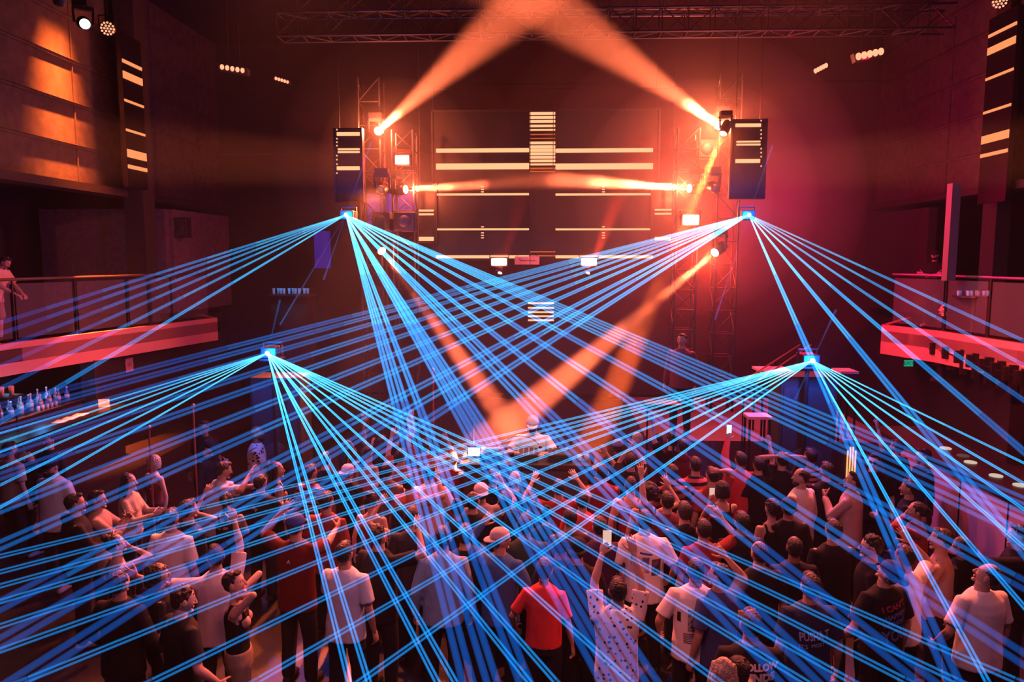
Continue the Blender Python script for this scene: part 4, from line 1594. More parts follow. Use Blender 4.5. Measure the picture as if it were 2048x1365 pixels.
M_ink2 = mat('ink_blue', (.10, .16, .5), .7)
M_ink3 = mat('ink_red', (.35, .03, .04), .7)
back_print(p, text_mesh("I CAN'T", .072, M_ink3, None, offset=.002), 1.37, roll=14, xoff=.0, name='lettering')
back_print(p, text_mesh('HAPPEN', .062, M_ink2, None, offset=.002), 1.29, roll=14, xoff=.02, name='lettering')
back_print(p, text_mesh('WITHOUT', .055, M_ink2, None, offset=.002), 1.22, roll=12, xoff=.02, name='lettering')
back_print(p, text_mesh('YOU', .15, M_ink2, None, offset=.004), 1.10, roll=8, w=.8, xoff=.02, name='lettering')
p = person(1745, 1072, 'person with dark curls and glasses in profile beside the lettered T-shirt', h=1.80, face=75, hair='curly', glasses=True, top='tee', tc=BLACK, skin=0)
p = person(1812, 1092, 'person in a white shirt washed by the brightest laser beams', h=1.76, face=20, top='tee', tc=WHITE, L='drink', Rr='bent')
p = person(1968, 1124, 'person in a big white T-shirt looking up with open mouth and short curls', h=1.80, face=15, look=35, nod=22, hair='fade', top='tee', tc=WHITE, big=1.08, skin=1, L='loose')
p = person(1885, 1058, 'person in a sleeveless top with muscular bare arm, behind the white T-shirts', h=1.80, face=60, hair='short', top='tank', tc=(.4, .3, .35), big=1.08, L='drink', Rr='loose')
p = person(2040, 1050, 'person cut off by the frame, pointing with a red-lit hand', h=1.78, face=70, top='long', tc=BLACK, L='fwd', Rr='drink')
p = person(1604, 938, 'bearded person in a pinkish white shirt, profile toward the DJ', h=1.80, face=40, look=30, hair='fade', beard='black', top='long', tc=(.75, .62, .58), big=1.05, skin=1, L='down')
p = person(1578, 998, 'person in a black top and round black beanie in front of the bearded person', h=1.72, face=0, hair='fade', cap=BLACK, brimback=True, top='long', tc=BLACK)
p = person(1622, 898, 'person in a striped T-shirt behind the bearded person', h=1.80, face=20, top='tee', tc=(.55, .20, .20), pat='stripes')
p = person(1705, 945, 'person in a pinkish grey shirt looking up beside the tall lit lamp', h=1.78, face=55, look=15, nod=12, hair='short', top='long', tc=(.5, .36, .36), L='phonelow', skin=1)
p = person(1748, 908, 'person in black with pale round glasses behind the lit lamp', h=1.76, face=150, glasses=True, hair='short', top='tee', tc=BLACK, skin=0)
p = person(1795, 880, 'person in black raising a bare red-lit arm beside the red bar front', h=1.76, face=30, top='tee', tc=BLACK, L='up', hair='short')
p = person(1848, 898, 'dark-clothed person facing the crowd in front of the red bar front', h=1.78, face=85, hair='short', top='long', tc=BLACK)
p = person(1820, 960, 'person in black holding a cup between the bar and the dance floor', h=1.72, face=60, hair='short', top='long', tc=BLACK, L='drink')
p = person(1835, 1005, 'person with a red-lit sleeve and chin on hand near the bar front', h=1.70, face=75, fem=True, hair='pony', top='long', tc=(.28, .05, .05), L='face')
p = person(1445, 962, 'person from behind filming with a small phone, dark hair to the neck', h=1.74, face=10, hair='bob', fem=True, top='tank', tc=BLACK, L='phonelow', Rr='phonelow')
pc, _ = hand_world(p, -1)
smartphone(pc + Vector((.0, .0, .05)), None, 'small phone in the hands of the dark-haired person near the raised fists', size=1.0)
p = person(1296, 970, 'person with a big dark afro, behind the faded-graphic T-shirt', h=1.72, face=0, fem=True, hair='afro', top='tank', tc=BLACK, Rr='bent', skin=1)
p = person(1335, 985, 'person raising a pale open hand beside the big afro', h=1.74, face=10, top='tee', tc=(.12, .03, .04), L='up')
p = person(1482, 905, 'person in a red shirt lifting a bright phone overhead', h=1.78, face=15, top='long', tc=(.55, .06, .07), L='phonehi', Rr='hip')
pc, _ = hand_world(p, -1)
smartphone(pc + Vector((.0, .0, .06)), None, 'bright phone held overhead by the person in the red shirt', bright=True)
p = person(1392, 915, 'person in a red plaid overshirt seen from behind', h=1.78, face=8, top='long', tc=(.60, .12, .12), pat='plaid')
p = person(1518, 915, 'person raising one fist in front of the pink-lit speaker cabinet', h=1.72, face=10, top='tee', tc=BLACK, Rr='fistup')
p = person(1425, 935, 'person with a red-lit raised arm bent over the head', h=1.76, face=20, top='tee', tc=(.30, .05, .05), Rr='head', hair='short')
p = person(1545, 1000, 'person with curly rim-lit hair and a small earring, black top', h=1.70, face=15, fem=True, hair='curly', top='tank', tc=BLACK)
p = person(695, 882, 'person with hands at the face in a red-lit tank top, near the thin lasers', h=1.72, face=-40, fem=True, hair='long', top='tank', tc=(.4, .08, .06), L='face', Rr='bent')
p = person(695, 930, 'person in a pale cap, low in front of the red-lit tank top', h=1.66, face=-20, cap=(.62, .45, .42), hair='fade', brimback=True, top='tee', tc=BLACK)
p = person(735, 892, 'person with a red-lit crop top under the laser bundle', h=1.68, face=-30, fem=True, hair='pony', top='tube', tc=(.55, .10, .07), skin=0)
p = person(858, 930, 'person seen from behind in a pink-white T-shirt in the crossing lasers', h=1.80, face=3, top='tee', tc=(.72, .55, .55), L='loose', Rr='loose')
p = person(962, 968, 'person in a pale backwards cap and grey T-shirt in the middle of the crowd', h=1.76, face=12, cap=(.65, .50, .46), brimback=True, hair='fade', top='tee', tc=(.25, .22, .22), Rr='bent')
p = person(850, 878, 'person stretching a white-lit open hand up in front of the orange beam', h=1.74, face=-5, top='tee', tc=(.3, .06, .05), L='up', Rr='bent')
p = person(18, 885, 'person in a grey T-shirt cut off by the frame next to the bar', h=1.78, face=-20, top='tee', tc=(.35, .30, .26))
p = person(98, 868, 'dim person with a moustache standing behind the bearded person', h=1.74, face=165, top='long', tc=(.03, .03, .035), skin=1)
p = person(58, 890, 'dim person looking down beside the bar, dark clothes', h=1.70, face=150, nod=-18, top='long', tc=BLACK, skin=1)

# --- smaller people in the middle of the crowd
FILL = [
    (652, 985, 'person in a red-brown T-shirt between the two thin left laser lines', dict(tc=(.25, .05, .04), face=-15)),
    (742, 985, 'person with bare shoulders seen from behind under the laser bundle', dict(fem=True, hair='bun', top='tube', tc=(.3, .04, .04), skin=0)),
    (775, 925, 'person in a grey hoodie close to the orange beam', dict(top='hoodie', tc=(.12, .10, .10), face=-10)),
    (802, 898, 'person with fingers raised in the orange beam', dict(L='pointup', tc=(.3, .08, .06))),
    (818, 950, 'person holding a small glowing drink in the orange beam', dict(Rr='bent', tc=(.4, .1, .06), face=-20)),
    (905, 905, 'person in a dark red shirt by the DJ booth corner', dict(top='long', tc=DRED, face=-8)),
    (915, 1000, 'person with a pale band in dark hair below the booth', dict(fem=True, hair='bun', tc=BLACK)),
    (1030, 945, 'person with pale cropped hair directly below the DJ booth', dict(hc='grey', tc=BLACK)),
    (1062, 985, 'person in a black T-shirt and brown ponytail below the booth', dict(fem=True, hair='pony', hc='brown', tc=BLACK)),
    (1118, 960, 'person in front of the booth lit by a red spot, arms raised', dict(L='bent', Rr='bent', tc=DRED)),
    (1165, 985, 'person in a scarlet T-shirt inside the red light patch', dict(tc=(.5, .05, .04))),
    (1178, 905, 'person in black holding an orange-lit card to the booth', dict(Rr='bent', tc=BLACK)),
    (1205, 930, 'person in a burgundy shirt with clasped hands by the booth', dict(L='clap', Rr='clap', top='long', tc=(.22, .02, .03))),
    (1236, 880, 'person in a blue-lit cap near the booth', dict(cap=(.3, .3, .5), tc=BLACK, hair='fade')),
    (1262, 908, 'person making a heart with raised hands near the booth', dict(L='clap', Rr='clap', Lt=(.03, .3, 1.75), Rt=(.03, .3, 1.75), tc=BLACK)),
    (1275, 865, 'person wrapped in a pale headscarf beyond the crowd', dict(fem=True, hair='bob', hc='blond', top='long', tc=(.2, .05, .05))),
    (1315, 868, 'person with a dark bob in the last row before the stage', dict(fem=True, hair='bob', tc=DRED)),
    (1345, 868, 'person with curly hair and raised hand in the last row', dict(hair='curly', L='up', tc=BLACK)),
    (1368, 880, 'person in a wine red hoodie in the last row', dict(top='hoodie', tc=(.15, .02, .03))),
    (1262, 955, 'person in a crimson tank top in the middle right crowd', dict(top='tank', tc=(.3, .02, .03))),
    (1345, 930, 'person in a dark checked shirt behind the raised pale hand', dict(top='long', tc=(.2, .06, .06), pat='plaid')),
    (1370, 1005, 'person in a black hoodie behind the photo-print T-shirt row', dict(top='hoodie', tc=BLACK)),
    (1408, 1040, 'person in a maroon T-shirt with bare rim-lit arm', dict(tc=(.22, .03, .04), Rr='bent')),
    (1485, 1025, 'person in a wide black jacket, middle of the dark gap', dict(top='long', tc=BLACK, big=1.08)),
    (1520, 1085, 'person in a black T-shirt and fade haircut in the dark gap', dict(hair='fade', tc=BLACK)),
    (1565, 905, 'person with arms folded above the head near the side table', dict(L='head', Rr='head', tc=BLACK)),
    (1655, 925, 'person in a dark jacket next to the striped T-shirt', dict(top='long', tc=BLACK, face=10)),
    (1668, 1040, 'person in black half hidden by the steep laser beams', dict(top='long', tc=BLACK)),
    (800, 1010, 'person in a black tank top with slim raised hand among lasers', dict(top='tank', fem=True, hair='long', tc=BLACK, L='bent')),
    (930, 1050, 'person in a black T-shirt between the denim shirt and the pale cap', dict(tc=BLACK)),
    (1050, 1030, 'person in a dark green T-shirt behind the rim-lit cap', dict(tc=(.03, .06, .04))),
    (1200, 1035, 'person in a purple-black shirt left of the faded-graphic T-shirt', dict(tc=(.05, .02, .06))),
    (620, 930, 'person with a striped sleeve and dangling bare forearm', dict(tc=(.35, .12, .10), pat='stripes', face=-30)),
    (650, 905, 'person in a dark shirt in front of the lower blue laser stand', dict(tc=BLACK)),
    (765, 872, 'person holding up an open hand near the tip of the booth', dict(L='up', tc=BLACK)),
    (790, 860, 'person standing in the back row with a raised bottle', dict(Rr='fistup', tc=BLACK)),
    (1590, 1075, 'person in black, back of the head against the white sleeve', dict(tc=BLACK, hair='fade')),
    (375, 1000, 'person in a black jacket in the gap behind the plain white T-shirt', dict(top='long', tc=BLACK, face=-30)),
    (1925, 1075, 'person with dark ponytail between the muscular arm and the pointing hand', dict(fem=True, hair='pony', tc=BLACK, face=40)),
    (1010, 985, 'person in a black T-shirt below the bright tablet', dict(tc=BLACK)),
    (1092, 1012, 'person with a dark bun and black top below the booth front', dict(fem=True, hair='bun', tc=BLACK)),
    (1140, 1018, 'person in a dark brown shirt at the edge of the red light patch', dict(top='long', tc=(.06, .025, .02))),
    (945, 985, 'person in a black T-shirt beside the grey T-shirt with pale cap', dict(tc=BLACK, hair='fade')),
    (825, 1015, 'person in a charcoal T-shirt behind the denim shirt', dict(tc=(.04, .04, .045))),
    (1025, 1015, 'person with loose long hair and dark top, center of the beam crossing', dict(fem=True, hair='long', tc=BLACK)),
    (1122, 1068, 'person in a navy T-shirt between the red top and the rim-lit cap', dict(tc=(.015, .02, .06))),
    (985, 940, 'person in a dark hoodie right under the booth edge', dict(top='hoodie', tc=BLACK)),
]
for hx, hy, lb, kw in FILL:
    kw.setdefault('face', float(rng.uniform(-14, 14)))
    kw.setdefault('h', float(rng.uniform(1.70, 1.82)) if not kw.get('fem') else float(rng.uniform(1.6, 1.7)))
    kw.setdefault('skin', int(rng.choice([0, 1, 1, 2])))
    lb = lb.replace(' left ', ' ').replace(' right ', ' ')
    person(hx, hy, lb, **kw)

# --- the DJ and people on the stage and balconies
STG = .06
dj = person(1066, 832, 'DJ in a white cap and oversized white T-shirt behind the decks', h=1.76, face=176, hair='fade', cap=(.8, .76, .7), beard='brown', glasses=True,
            top='tee', tc=(.80, .77, .72), big=1.12, L='decks', Rr='decks', z0=STG, nod=-14, skin=0)
person(1352, 705, 'crew member in red light on the raised side stage', h=1.78, face=150, top='long', tc=(.14, .04, .05), pos=(2.45, 13.2, 1.0))
person(12, 490, 'man in a light T-shirt leaning on the balcony railing over the red fascia', pos=(-10.25, 13.6, 2.46), h=1.74, face=-90, lean=22, L='rail', Rr='rail', hair='short', top='tee', tc=(.75, .5, .45), nod=-16, low='shorts', lc=(.3, .2, .2), skin=1)
person(1835, 486, 'person with folded arms and a cap on the balcony beside the red-lit post', pos=(9.15, 18.0, 2.46), h=1.82, face=130, hair='fade', cap=BLACK, beard='black', top='tee', tc=BLACK, L='cross', Rr='cross', skin=1)
person(1857, 642, 'person sitting low behind the orange fascia with only the head above it', pos=(8.55, 16.3, 1.45), h=1.66, face=60, hair='fade', top='tee', tc=BLACK, skin=0)

# ------------------------------------------------------------------ stage, DJ booth and gear
struct('floor_stage', MB().box((-.1, 11.5, (STG - .4) / 2), (2.3, 2.8, STG + .4)).box((0, 17, (STG - .4) / 2), (9.0, 8.4, STG + .4)), M_dark)
struct('floor_side_stage', MB().box((3.9, 14.6, .3), (4.2, 4.0, 1.4)), mat('side_stage_paint', (.10, .06, .08), .5))
t = empty('dj_booth', (-.22, 10.0, 0), 0, 'dark DJ booth table in front of the DJ', 'table')
MB().box((0, 0, .42), (1.7, .06, 1.64)).build('front_panel', mat('booth_front', (.05, .02, .025), .5), t)
MB().box((0, .30, 1.26), (1.8, .70, .06)).build('table_top', M_gear, t)
for q in (-1, 1):
    MB().box((q * .82, .30, .66), (.06, .56, 1.14)).build('side_panel', M_gear, t)
TT = 1.29


def deck(x, label):
    t = empty('media_player', (x, 10.30, TT), 0, label, 'media player', 'DJ media players on the booth')
    MB().box((0, 0, .05), (.32, .40, .10)).build('player_body', M_gear, t)
    V, F = lathe([(.10, .105), (.118, .105), (.122, .09)], 24)
    MB().add([(a, b_ + .04, c) for a, b_, c in V], F).build('jog_wheel', mat('jog', (.10, .10, .11), .25, .6), t, smooth=True)
    MB().box((0, -.13, .115), (.17, .012, .10), Matrix.Rotation(R(-35), 3, 'X')).build('display', M_black, t)
    for i in range(3):
        V, F = lathe([(.10, .012), (.112, .012)], 10)
        MB().add([(a - .11 + .1 * i, b_ + .17, c) for a, b_, c in V], F).build('button', M_screen, t)


deck(-.70, 'black media player on the booth in front of the dark corner')
deck(.26, 'black media player on the booth, beneath the DJ elbow')
t = empty('dj_mixer', (-.22, 10.30, TT), 0, 'black DJ mixer in the middle of the booth', 'mixer')
MB().box((0, 0, .05), (.33, .40, .10)).build('mixer_body', M_gear, t)
for i in range(4):
    for j in range(4):
        V, F = lathe([(.10, .010), (.118, .009)], 10)
        MB().add([(a - .11 + .073 * i, b_ - .05 + .06 * j, c) for a, b_, c in V], F).build('knob', mat('knob_grey', (.5, .5, .5), .4), t)
for i in range(4):
    MB().box((-.11 + .073 * i, -.14, .106), (.012, .02, .014)).build('fader', M_paper, t)
t = empty('tablet', P(968, 906, 10.35), 0, 'small bright white tablet standing on the DJ booth', 'tablet')
t.location.z = TT + .07
t.location.x = -.96
MB().box((0, .012, 0), (.20, .014, .15), Matrix.Rotation(R(-18), 3, 'X')).build('tablet_case', M_black, t)
MB().box((0, 0, 0), (.17, .006, .12), Matrix.Rotation(R(-18), 3, 'X')).build('tablet_screen', M_screenw, t)
t = empty('gooseneck_lamp', (-.62, 10.5, TT), 0, 'thin curved lamp glowing orange over the DJ gear', 'lamp')
pts = [(.28 - .28 * math.cos(a) - .28, 0, .30 * math.sin(a)) for a in [math.pi * i / 12 for i in range(8)]]
MB().tube([(-.28 + .28 + 0 - .0, 0, 0)] + [(.32 - .32 * math.cos(math.pi * i / 10), -.04 * i / 6, .28 * math.sin(math.pi * i / 10)) for i in range(1, 9)], .008, 7).build('lamp_neck', mat('neck_metal', (.6, .3, .2), .3, .8), t)
V, F = lathe([(0, .03), (.01, .03)], 12)
MB().add(V, F).build('lamp_base', M_black, t)
V, F = ellipsoid((.60, -.05, .12), (.03, .03, .02), 10, 8)
MB().add(V, F).build('lamp_shade', M_black, t)
t = empty('microphone_stand', (-1.0, 10.7, STG), 0, 'thin microphone stand behind the booth', 'microphone stand')
MB().tube([(0, 0, 0), (0, 0, 1.7)], .012, 7).build('pole', M_truss, t)
V, F = lathe([(0, .14), (.02, .13)], 16)
MB().add(V, F).build('base', M_black, t)
V, F = ellipsoid((0, 0, 1.74), (.03, .03, .045), 12, 8)
MB().add(V, F).build('microphone', M_black, t)
for x, lb in ((.52, 'cluster of small clear glasses at the end of the booth, nearer the mixer'), (.62, 'small clear glass at the very end of the booth')):
    t = empty('drinking_glass', (x, 10.2, TT), 0, lb.replace('cluster of small clear glasses', 'small clear glass'), 'glass', 'glasses on the booth')
    V, F = lathe([(0, .026), (.004, .028), (.09, .034)], 14)
    MB().add(V, F).build('glass', M_bglass, t, smooth=True)

# speaker cabinet, tables and stairs at the side of the stage
cabinet((4.05, 11.7, -.4), (.86, .6, 2.7), 'tall black speaker cabinet rim-lit pink under the lower laser', rz=0)
cabinet((-4.25, 11.9, -.4), (.80, .6, 2.6), 'tall black speaker cabinet behind the lower laser by the red fascia', rz=0)


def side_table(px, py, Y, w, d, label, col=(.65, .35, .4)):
    p = P(px, py, Y)
    bz = 1.0 if Y > 12.6 else -.4
    t = empty('side_table', (p.x, Y, bz), 0, label, 'table')
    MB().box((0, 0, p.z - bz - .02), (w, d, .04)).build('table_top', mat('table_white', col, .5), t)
    for a in (-1, 1):
        for b_ in (-1, 1):
            MB().tube([(a * w * .42, b_ * d * .42, 0), (a * w * .42, b_ * d * .42, p.z - bz - .04)], .018, 7).build('leg', M_black, t)
    return p


side_table(1545, 738, 13.2, .55, .6, 'pink-lit white table on the side stage above the last row')
side_table(1690, 740, 12.7, .3, .4, 'small pink-lit table beyond the lower laser near the exit sign side')
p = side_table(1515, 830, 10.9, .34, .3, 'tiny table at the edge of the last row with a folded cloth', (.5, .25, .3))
t = empty('lighting_desk', P(1322, 805, 11.2), 0, 'small dark control desk at the rear of the crowd', 'desk')
MB().box((0, 0, -.04), (.5, .35, .08)).build('desk_body', M_gear, t)
for a in (-1, 1):
    MB().tube([(a * .2, 0, -.08), (a * .2, 0, -t.location.z - .4)], .015, 6).build('leg', M_black, t)
t = empty('stair_handrail', (3.35, 12.0, 1.0), 0, 'sloping red-lit handrail beside the side stage', 'handrail')
a_, c_ = P(1488, 762, 12.0), P(1600, 690, 15.5)
for k in (0, .22):
    MB().tube([a_ - Vector(t.location) + Vector((k, 0, 0)), c_ - Vector(t.location) + Vector((k, 0, 0))], .016, 7).build('rail', mat('handrail', (.6, .3, .2), .3, .8), t)
for f in (0, .5, 1):
    q = a_.lerp(c_, f) - Vector(t.location)
    MB().tube([q, (q.x, q.y, 0)], .012, 6).build('rail_post', M_black, t)
t = empty('floor_lamp', P(1702, 930, 9.6), 0, 'tall narrow lamp with glowing orange vertical tubes', 'lamp')
t.location.z = -.4
MB().box((0, .04, 1.08), (.15, .06, 2.16)).build('lamp_back', M_black, t)
M_warm = emat('tube_warm', (1, .40, .16), 1.5)
for i in range(4):
    MB().tube([(-.05 + .033 * i, -.005, 1.68), (-.05 + .033 * i, -.005, 2.02 + .05 * (1.5 - abs(i - 1.5)))], .011, 8, rnd=True).build('light_tube', M_warm, t)
V, F = lathe([(0, .18), (.03, .16)], 18)
MB().add(V, F).build('base', M_black, t)

# thin posts in the crowd
for px, py0, Y, lb in ((386, 812, 10.6, 'thin red-lit post with a curled tip beside the sunglasses'), (298, 855, 10.0, 'thin post rising behind the blond bob'), (866, 740, 12.0, 'thin pole at the stage edge by the orange beam')):
    p = P(px, py0, Y)
    t = empty('rope_post', (p.x, Y, -.4), 0, lb, 'post')
    MB().tube([(0, 0, 0), (0, 0, p.z + .4)], .014, 8).build('pole', mat('post_red', (.5, .12, .08), .35, .6), t)
    V, F = lathe([(0, .15), (.02, .14), (.035, .04)], 18)
    MB().add(V, F).build('base', M_black, t)
    V, F = ellipsoid((0, 0, p.z + .4), (.03, .03, .035), 10, 8)
    MB().add(V, F).build('finial', mat('post_red', (.5, .12, .08)), t)

# ------------------------------------------------------------------ long bar with the red front
t = empty('bar_counter', (6.35, 10.6, 0), 0, 'long bar counter with red-lit front and round light discs on top', 'bar counter')
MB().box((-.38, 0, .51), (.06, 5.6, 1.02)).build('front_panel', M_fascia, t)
MB().box((0, 0, 1.06), (.95, 5.7, .07)).build('counter_top', mat('counter_black', (.015, .015, .016), .3), t)
MB().box((.38, 0, .51), (.06, 5.6, 1.02)).build('rear_panel', M_dark, t)
for i in range(5):
    MB().box((-.415, -2.2 + 1.1 * i, .51), (.012, .015, 1.0)).build('panel_seam', M_black, t)
M_disc = emat('disc_light', (1, .80, .62), .72)
for px, py in ((1891, 897), (1926, 912), (1941, 925), (1992, 952), (2040, 971)):
    g = G(px, py, 1.10)
    V, F = lathe([(0, .085), (.012, .085), (.016, .075)], 24)
    tag(MB().add(V, F).build('disc_light', M_disc if py != 912 else emat('disc_dim', (1, .5, .4), .12), loc=(g.x, g.y, 1.095)),
        {897: 'round light disc on the dark counter, farthest of the row', 912: 'dim round disc on the counter, the only unlit one', 925: 'round light disc on the counter next to the dim one',
         952: 'round light disc on the counter between the dim disc and the frame edge', 971: 'round light disc on the counter at the frame edge'}[py], 'light', 'round discs on the bar counter')

# ------------------------------------------------------------------ cocktail bar under the left balcony
lamp('POINT', 'bar_glow', (-9.6, 13.0, 1.75), 9, (.1, .6, 1), shadow_soft_size=.1)
lamp('POINT', 'bar_glow', (-9.9, 14.2, 1.7), 6, (.05, .35, 1), shadow_soft_size=.1)
t = empty('back_bar', (-9.75, 13.9, 0), 0, 'dark back bar shelf carrying the blue-lit bottles', 'bar shelf')
MB().box((0, 0, .58), (.5, 3.0, 1.16)).build('shelf_cabinet', M_dark, t)
MB().box((.02, 0, 1.18), (.56, 3.05, .04)).build('shelf_top', M_gear, t)
MB().box((.30, 0, 1.20), (.02, 3.05, .02)).build('shelf_edge', mat('steel', (.6, .65, .7), .25, .9), t)
t = empty('bar_counter', (-8.95, 12.9, 0), 0, 'black bar counter with papers on it in front of the bottles', 'bar counter')
MB().box((0, 0, .5), (.5, 4.2, 1.0)).build('counter_body', M_dark, t)
MB().box((0, 0, 1.03), (.62, 4.3, .06)).build('counter_top', mat('counter_black', (.015, .015, .016), .3), t)
t = empty('display_fridge', (-9.75, 12.35, 1.2), 0, 'small glowing cyan display cooler at the end of the back bar', 'fridge')
MB().box((-.02, -.1, .24), (.3, .3, .5)).build('cabinet', M_dark, t)
MB().box((.14, -.1, .24), (.02, .25, .42)).build('lit_door', emat('fridge_glow', (.05, .62, .85), 1.0), t)
MB().box((.152, -.1, .22), (.006, .2, .12)).build('white_label', emat('fridge_label', (.75, .95, 1), 1.2), t)
bt_specs = []


def bottle_mesh(m, H, r):
    t = MB()
    V, F = lathe([(0, r * .9), (.01, r), (H * .58, r), (H * .70, r * .45), (H * .76, r * .36), (H * .96, r * .36)], 14)
    t.add(V, F)
    return t


BOT = []
for i, (m, H, r, nm) in enumerate(((M_bglass, .32, .042, 'tall clear'), (mat('bottle_blue', (.05, .18, .5), .12), .27, .046, 'squat blue'), (M_bottle2, .30, .040, 'dark green'), (mat('bottle_amber', (.35, .16, .05), .15), .26, .044, 'amber'))):
    root = empty('bottle', (0, 0, 0))
    bottle_mesh(m, H, r).build('glass_body', m, root, smooth=True)
    V, F = lathe([(H * .95, r * .42), (H * 1.04, r * .42), (H * 1.06, r * .2)], 12)
    MB().add(V, F).build('cap', M_paper if i != 2 else M_black, root, smooth=True)
    V, F = lathe([(H * .18, r * 1.02), (H * .48, r * 1.02)], 14)
    MB().add(V, F).build('paper_label', mat('label_%d' % i, (.5, .6, .7), .7), root, smooth=True)
    BOT.append((root, nm))


def copy_tree(o, parent=None):
    c = o.copy()
    COL.objects.link(c)
    c.parent = parent
    for ch in list(o.children):
        copy_tree(ch, c)
    return c


names = ['beside the cyan cooler', 'second from the cooler', 'third from the cooler', 'fourth from the cooler', 'fifth from the cooler', 'sixth from the cooler', 'seventh from the cooler', 'last, farthest from the cooler']
for row in range(2):
    for i in range(8):
        k = (i * 3 + row * 2 + i // 3) % 4
        root, nm = BOT[k]
        o = root if not root.get('used') else copy_tree(root)
        if not root.get('used'):
            root['used'] = 1
        o.location = (-9.86 + row * .17, 12.72 + i * .27 + row * .1, 1.20)
        tag(o, '%s bottle on the back bar, %s row, %s' % (nm, ('wall-side', 'front')[row], names[i]), 'bottle', 'bottles on the back bar')
for r_, _ in BOT:
    for k in list(r_.keys()):
        if k == 'used':
            del r_['used']
for o in bpy.data.objects:
    if 'used' in o.keys():
        del o['used']


def glass_at(loc, label, group, m=None, H=.11, r=.035):
    t = empty('drinking_glass', loc, 0, label, 'glass', group)
    V, F = lathe([(0, r * .75), (.006, r * .8), (H, r)], 14)
    MB().add(V, F).build('glass', m or M_bglass, t, smooth=True)
    V, F = lathe([(H * .1, r * .70), (H * .6, r * .78)], 12)
    MB().add(V, F).build('drink', mat('drink_pale', (.5, .6, .7), .2), t, smooth=True)


for i in range(5):
    glass_at((-9.50, 13.55 + .13 * i, 1.20), 'short glass on the shelf edge, ' + ('nearest the cooler', 'second from the cooler', 'third, in the middle', 'fourth from the cooler', 'farthest from the cooler')[i], 'glasses on the back bar')
for i in range(2):
    p_ = P(3 + 10 * i, 785, 12.5)
    t = empty('paper_cup_stack', (p_.x, 12.5 + i * .12, 1.695), 0, ('orange-lit upright cup sleeve at the frame edge above the cooler', 'orange-lit upright cup sleeve, the farther one from the frame edge')[i], 'cup', 'cups above the cooler')
    V, F = lathe([(0, .035), (.16, .045)], 14)
    MB().add(V, F).build('cup', mat('cup_paper', (.8, .5, .3), .7), t, smooth=True)
cx_ = P(8, 785, 12.5).x
t = empty('cup_shelf', (cx_, 12.56, 1.06), 0, 'small raised shelf on the black counter holding the orange-lit cups', 'shelf')
MB().box((0, 0, .62), (.34, .40, .03)).build('shelf_board', M_dark, t)
for q in (-.15, .15):
    MB().tube([(q, 0, 0), (q, 0, .61)], .012, 7).build('shelf_post', M_black, t)
lamp('POINT', 'cup_glow', (-9.6, 12.3, 2.1), 2.5, (1, .35, .08), shadow_soft_size=.05)
for (px, py, lb) in ((95, 829, 'pale sheet of paper on the black counter, farthest of the three'), (76, 836, 'grey sheet of paper on the black counter, in the middle'), (62, 842, 'pinkish sheet of paper on the black counter near the cooler')):
    g = G(px, py, 1.07)
    o = MB().box((0, 0, 0), (.22, .30, .004)).build('paper_sheet', mat('paper_pink', (.7, .5, .48), .8), loc=(-8.95, min(14.9, max(11.2, g.y)), 1.064))
    o.rotation_euler = (0, 0, R(12))
    tag(o, lb, 'paper', 'papers on the black counter')
t = empty('folded_menu', (-8.95, 14.75, 1.06), R(30), 'folded yellowish menu card standing at the end of the counter', 'menu')
MB().box((0, .03, .08), (.20, .006, .16), Matrix.Rotation(R(18), 3, 'X')).build('front_page', mat('menu_paper', (.75, .7, .35), .8), t)
MB().box((0, -.03, .08), (.20, .006, .16), Matrix.Rotation(R(-18), 3, 'X')).build('back_page', mat('menu_paper', (.75, .7, .35), .8), t)
t = empty('wall_notice', (-9.17, 16.15, 1.72), 0, 'plain pinkish paper notice pinned on the dark wall under the red fascia', 'notice')
MB().box((0, 0, 0), (.012, .30, .30)).build('notice_sheet', mat('notice_paper', (.45, .30, .30), .8), t)
MB().box((.008, 0, .02), (.006, .16, .10)).build('faint_print', mat('notice_ink', (.28, .18, .18), .8), t)
lamp('POINT', 'notice_light', (-8.4, 16.2, 2.4), 1.6, (1, .25, .2), shadow_soft_size=.1)

# exit sign
p_ = P(1817, 727, 17.2)
t = empty('exit_sign', p_, R(0), 'small green lit EXIT sign on the dark wall under the balcony', 'sign')
M_exit = emat('exit_green', (.0, .62, .32), .62)
MB().box((0, .03, 0), (.22, .05, .16)).build('sign_housing', M_black, t)
MB().box((0, .0, 0), (.20, .02, .14)).build('lit_face', M_exit, t)
me = text_mesh('EXIT', .11, M_black, t)
o = bpy.data.objects.new('lettering', me)
COL.objects.link(o)
o.parent = t
o.location = (0, -.013, 0)
o.rotation_euler = (R(90), 0, 0)
MB().tube([(0, .05, .08), (0, .05, 2.2 - p_.z)], .01, 6).build('hanger', M_black, t)

# plain black box shapes on a rail in front of the orange fascia
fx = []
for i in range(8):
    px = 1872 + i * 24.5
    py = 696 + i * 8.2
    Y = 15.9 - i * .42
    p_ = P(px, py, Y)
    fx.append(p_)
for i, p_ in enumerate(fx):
    t = empty('black_box_shape', p_, R(-8), 'black box shape hung before the orange fascia, ' + ('nearest the seated head', 'second from the seated head', 'third from the seated head', 'fourth from the seated head', 'fifth from the seated head', 'sixth from the seated head', 'seventh from the seated head', 'last by the frame edge')[i], 'fixture', 'black boxes on the rail before the orange fascia')
    MB().box((-.055, 0, -.02), (.10, .10, .24)).build('small_box', M_black, t)
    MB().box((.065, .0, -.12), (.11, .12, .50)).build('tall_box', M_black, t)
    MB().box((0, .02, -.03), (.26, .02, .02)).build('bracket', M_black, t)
t = empty('box_rail', fx[0], 0, 'thin black rail carrying the black boxes', 'rail')
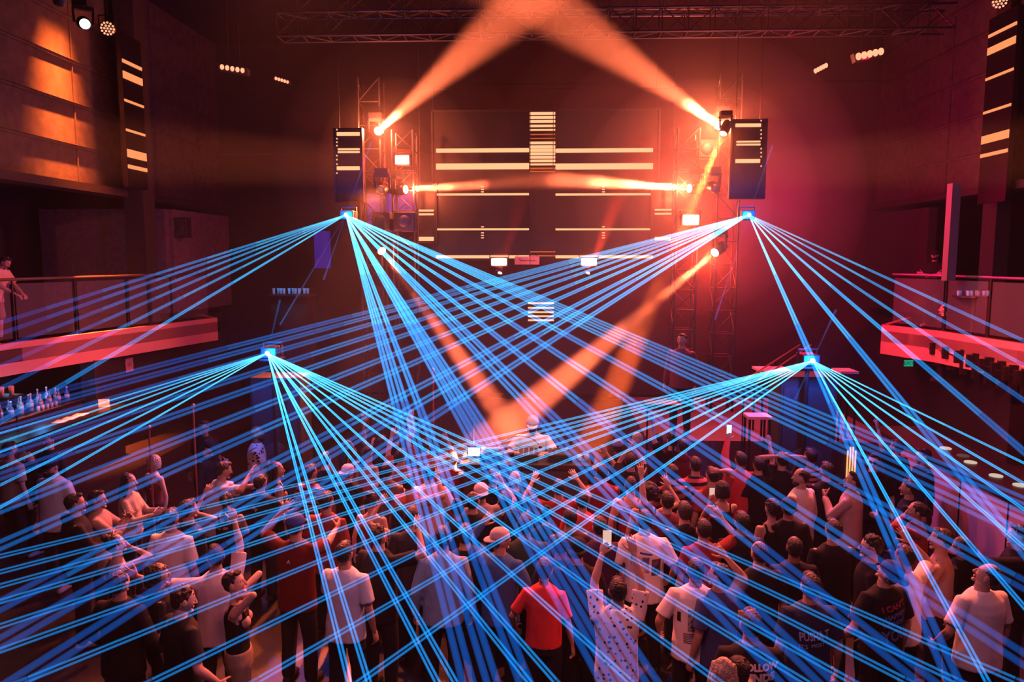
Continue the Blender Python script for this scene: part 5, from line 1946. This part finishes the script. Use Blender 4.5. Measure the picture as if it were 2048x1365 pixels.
MB().tube([(0, .03, -.03), fx[-1] - fx[0] + Vector((0, .03, -.03))], .012, 7).build('rail_tube', M_black, t)
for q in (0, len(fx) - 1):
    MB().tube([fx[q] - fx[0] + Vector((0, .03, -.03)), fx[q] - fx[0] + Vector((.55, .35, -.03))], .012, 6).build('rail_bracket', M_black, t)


# balcony tables with glasses lit by added blue spots
def balcony_table(px, py, Y, spots, label, group):
    p_ = P(px, py, Y)
    t = empty('cocktail_table', (p_.x, Y, 2.46), 0, label, 'table')
    H = p_.z - 2.46
    V, F = lathe([(H - .03, .38), (H, .38)], 28)
    MB().add(V, F).build('table_top', M_gear, t)
    MB().tube([(0, 0, .02), (0, 0, H - .03)], .03, 8).build('pedestal', M_black, t)
    V, F = lathe([(0, .24), (.02, .22)], 20)
    MB().add(V, F).build('base', M_black, t)
    for i, (dx, dy) in enumerate(spots):
        glass_at((p_.x + dx, Y + dy, p_.z), 'small glass glinting cyan, ' + ['at the rail-side end', 'second along', 'third along', 'fourth along', 'fifth along', 'sixth along', 'seventh along', 'eighth along', 'ninth along', 'last along'][i] + ' on ' + group, 'glasses on ' + group, H=.10, r=.032)
    return p_


sp = [(-.30 + .067 * i, .10 * math.sin(i * 2.3)) for i in range(10)]
pr = balcony_table(1948, 592, 15.2, sp, 'black cocktail table with cyan glints behind the railing near the post', 'the cocktail table near the post')
lamp('SPOT', 'added_glint_spot', pr + Vector((-.5, -1.2, 1.4)), 60, (.0, .45, 1), pr, spot_size=R(26), spot_blend=.5, shadow_soft_size=.02)  # blue spot added beside the table so the glasses glint
sp = [(-.32 + .071 * i, .08 * math.sin(i * 1.7)) for i in range(10)]
pl = P(583, 588, 20.6)
t = empty('balcony_counter', (pl.x, 20.6, 0), 0, 'dark counter with cyan glints between the balcony end and the stage', 'counter')
MB().box((0, 0, pl.z - .03), (1.3, .5, .06)).build('counter_top', M_gear, t)
MB().box((0, .1, (pl.z - .06) / 2), (1.2, .3, pl.z - .06)).build('counter_body', M_dark, t)
for i in range(10):
    glass_at((pl.x - .48 + .105 * i, 20.55 + .08 * math.sin(i * 1.7), pl.z), 'glass glinting cyan on the far dark counter, ' + ['nearest the balcony', 'second along', 'third along', 'fourth along', 'fifth along', 'sixth along', 'seventh along', 'eighth along', 'ninth along', 'nearest the stage'][i], 'glasses on the far counter', H=.16, r=.045)
lamp('SPOT', 'added_glint_spot', pl + Vector((.4, -1.6, 1.6)), 150, (.0, .45, 1), pl, spot_size=R(30), spot_blend=.5, shadow_soft_size=.02)  # second added blue spot, makes the counter glasses glint
# small speaker hung in the niche
cabinet(Vector((-9.13, 18.9, 4.6)), (.3, .3, .5), 'small black wall speaker in the dark balcony niche')

for m in bpy.data.materials:
    m.cycles.emission_sampling = 'NONE'
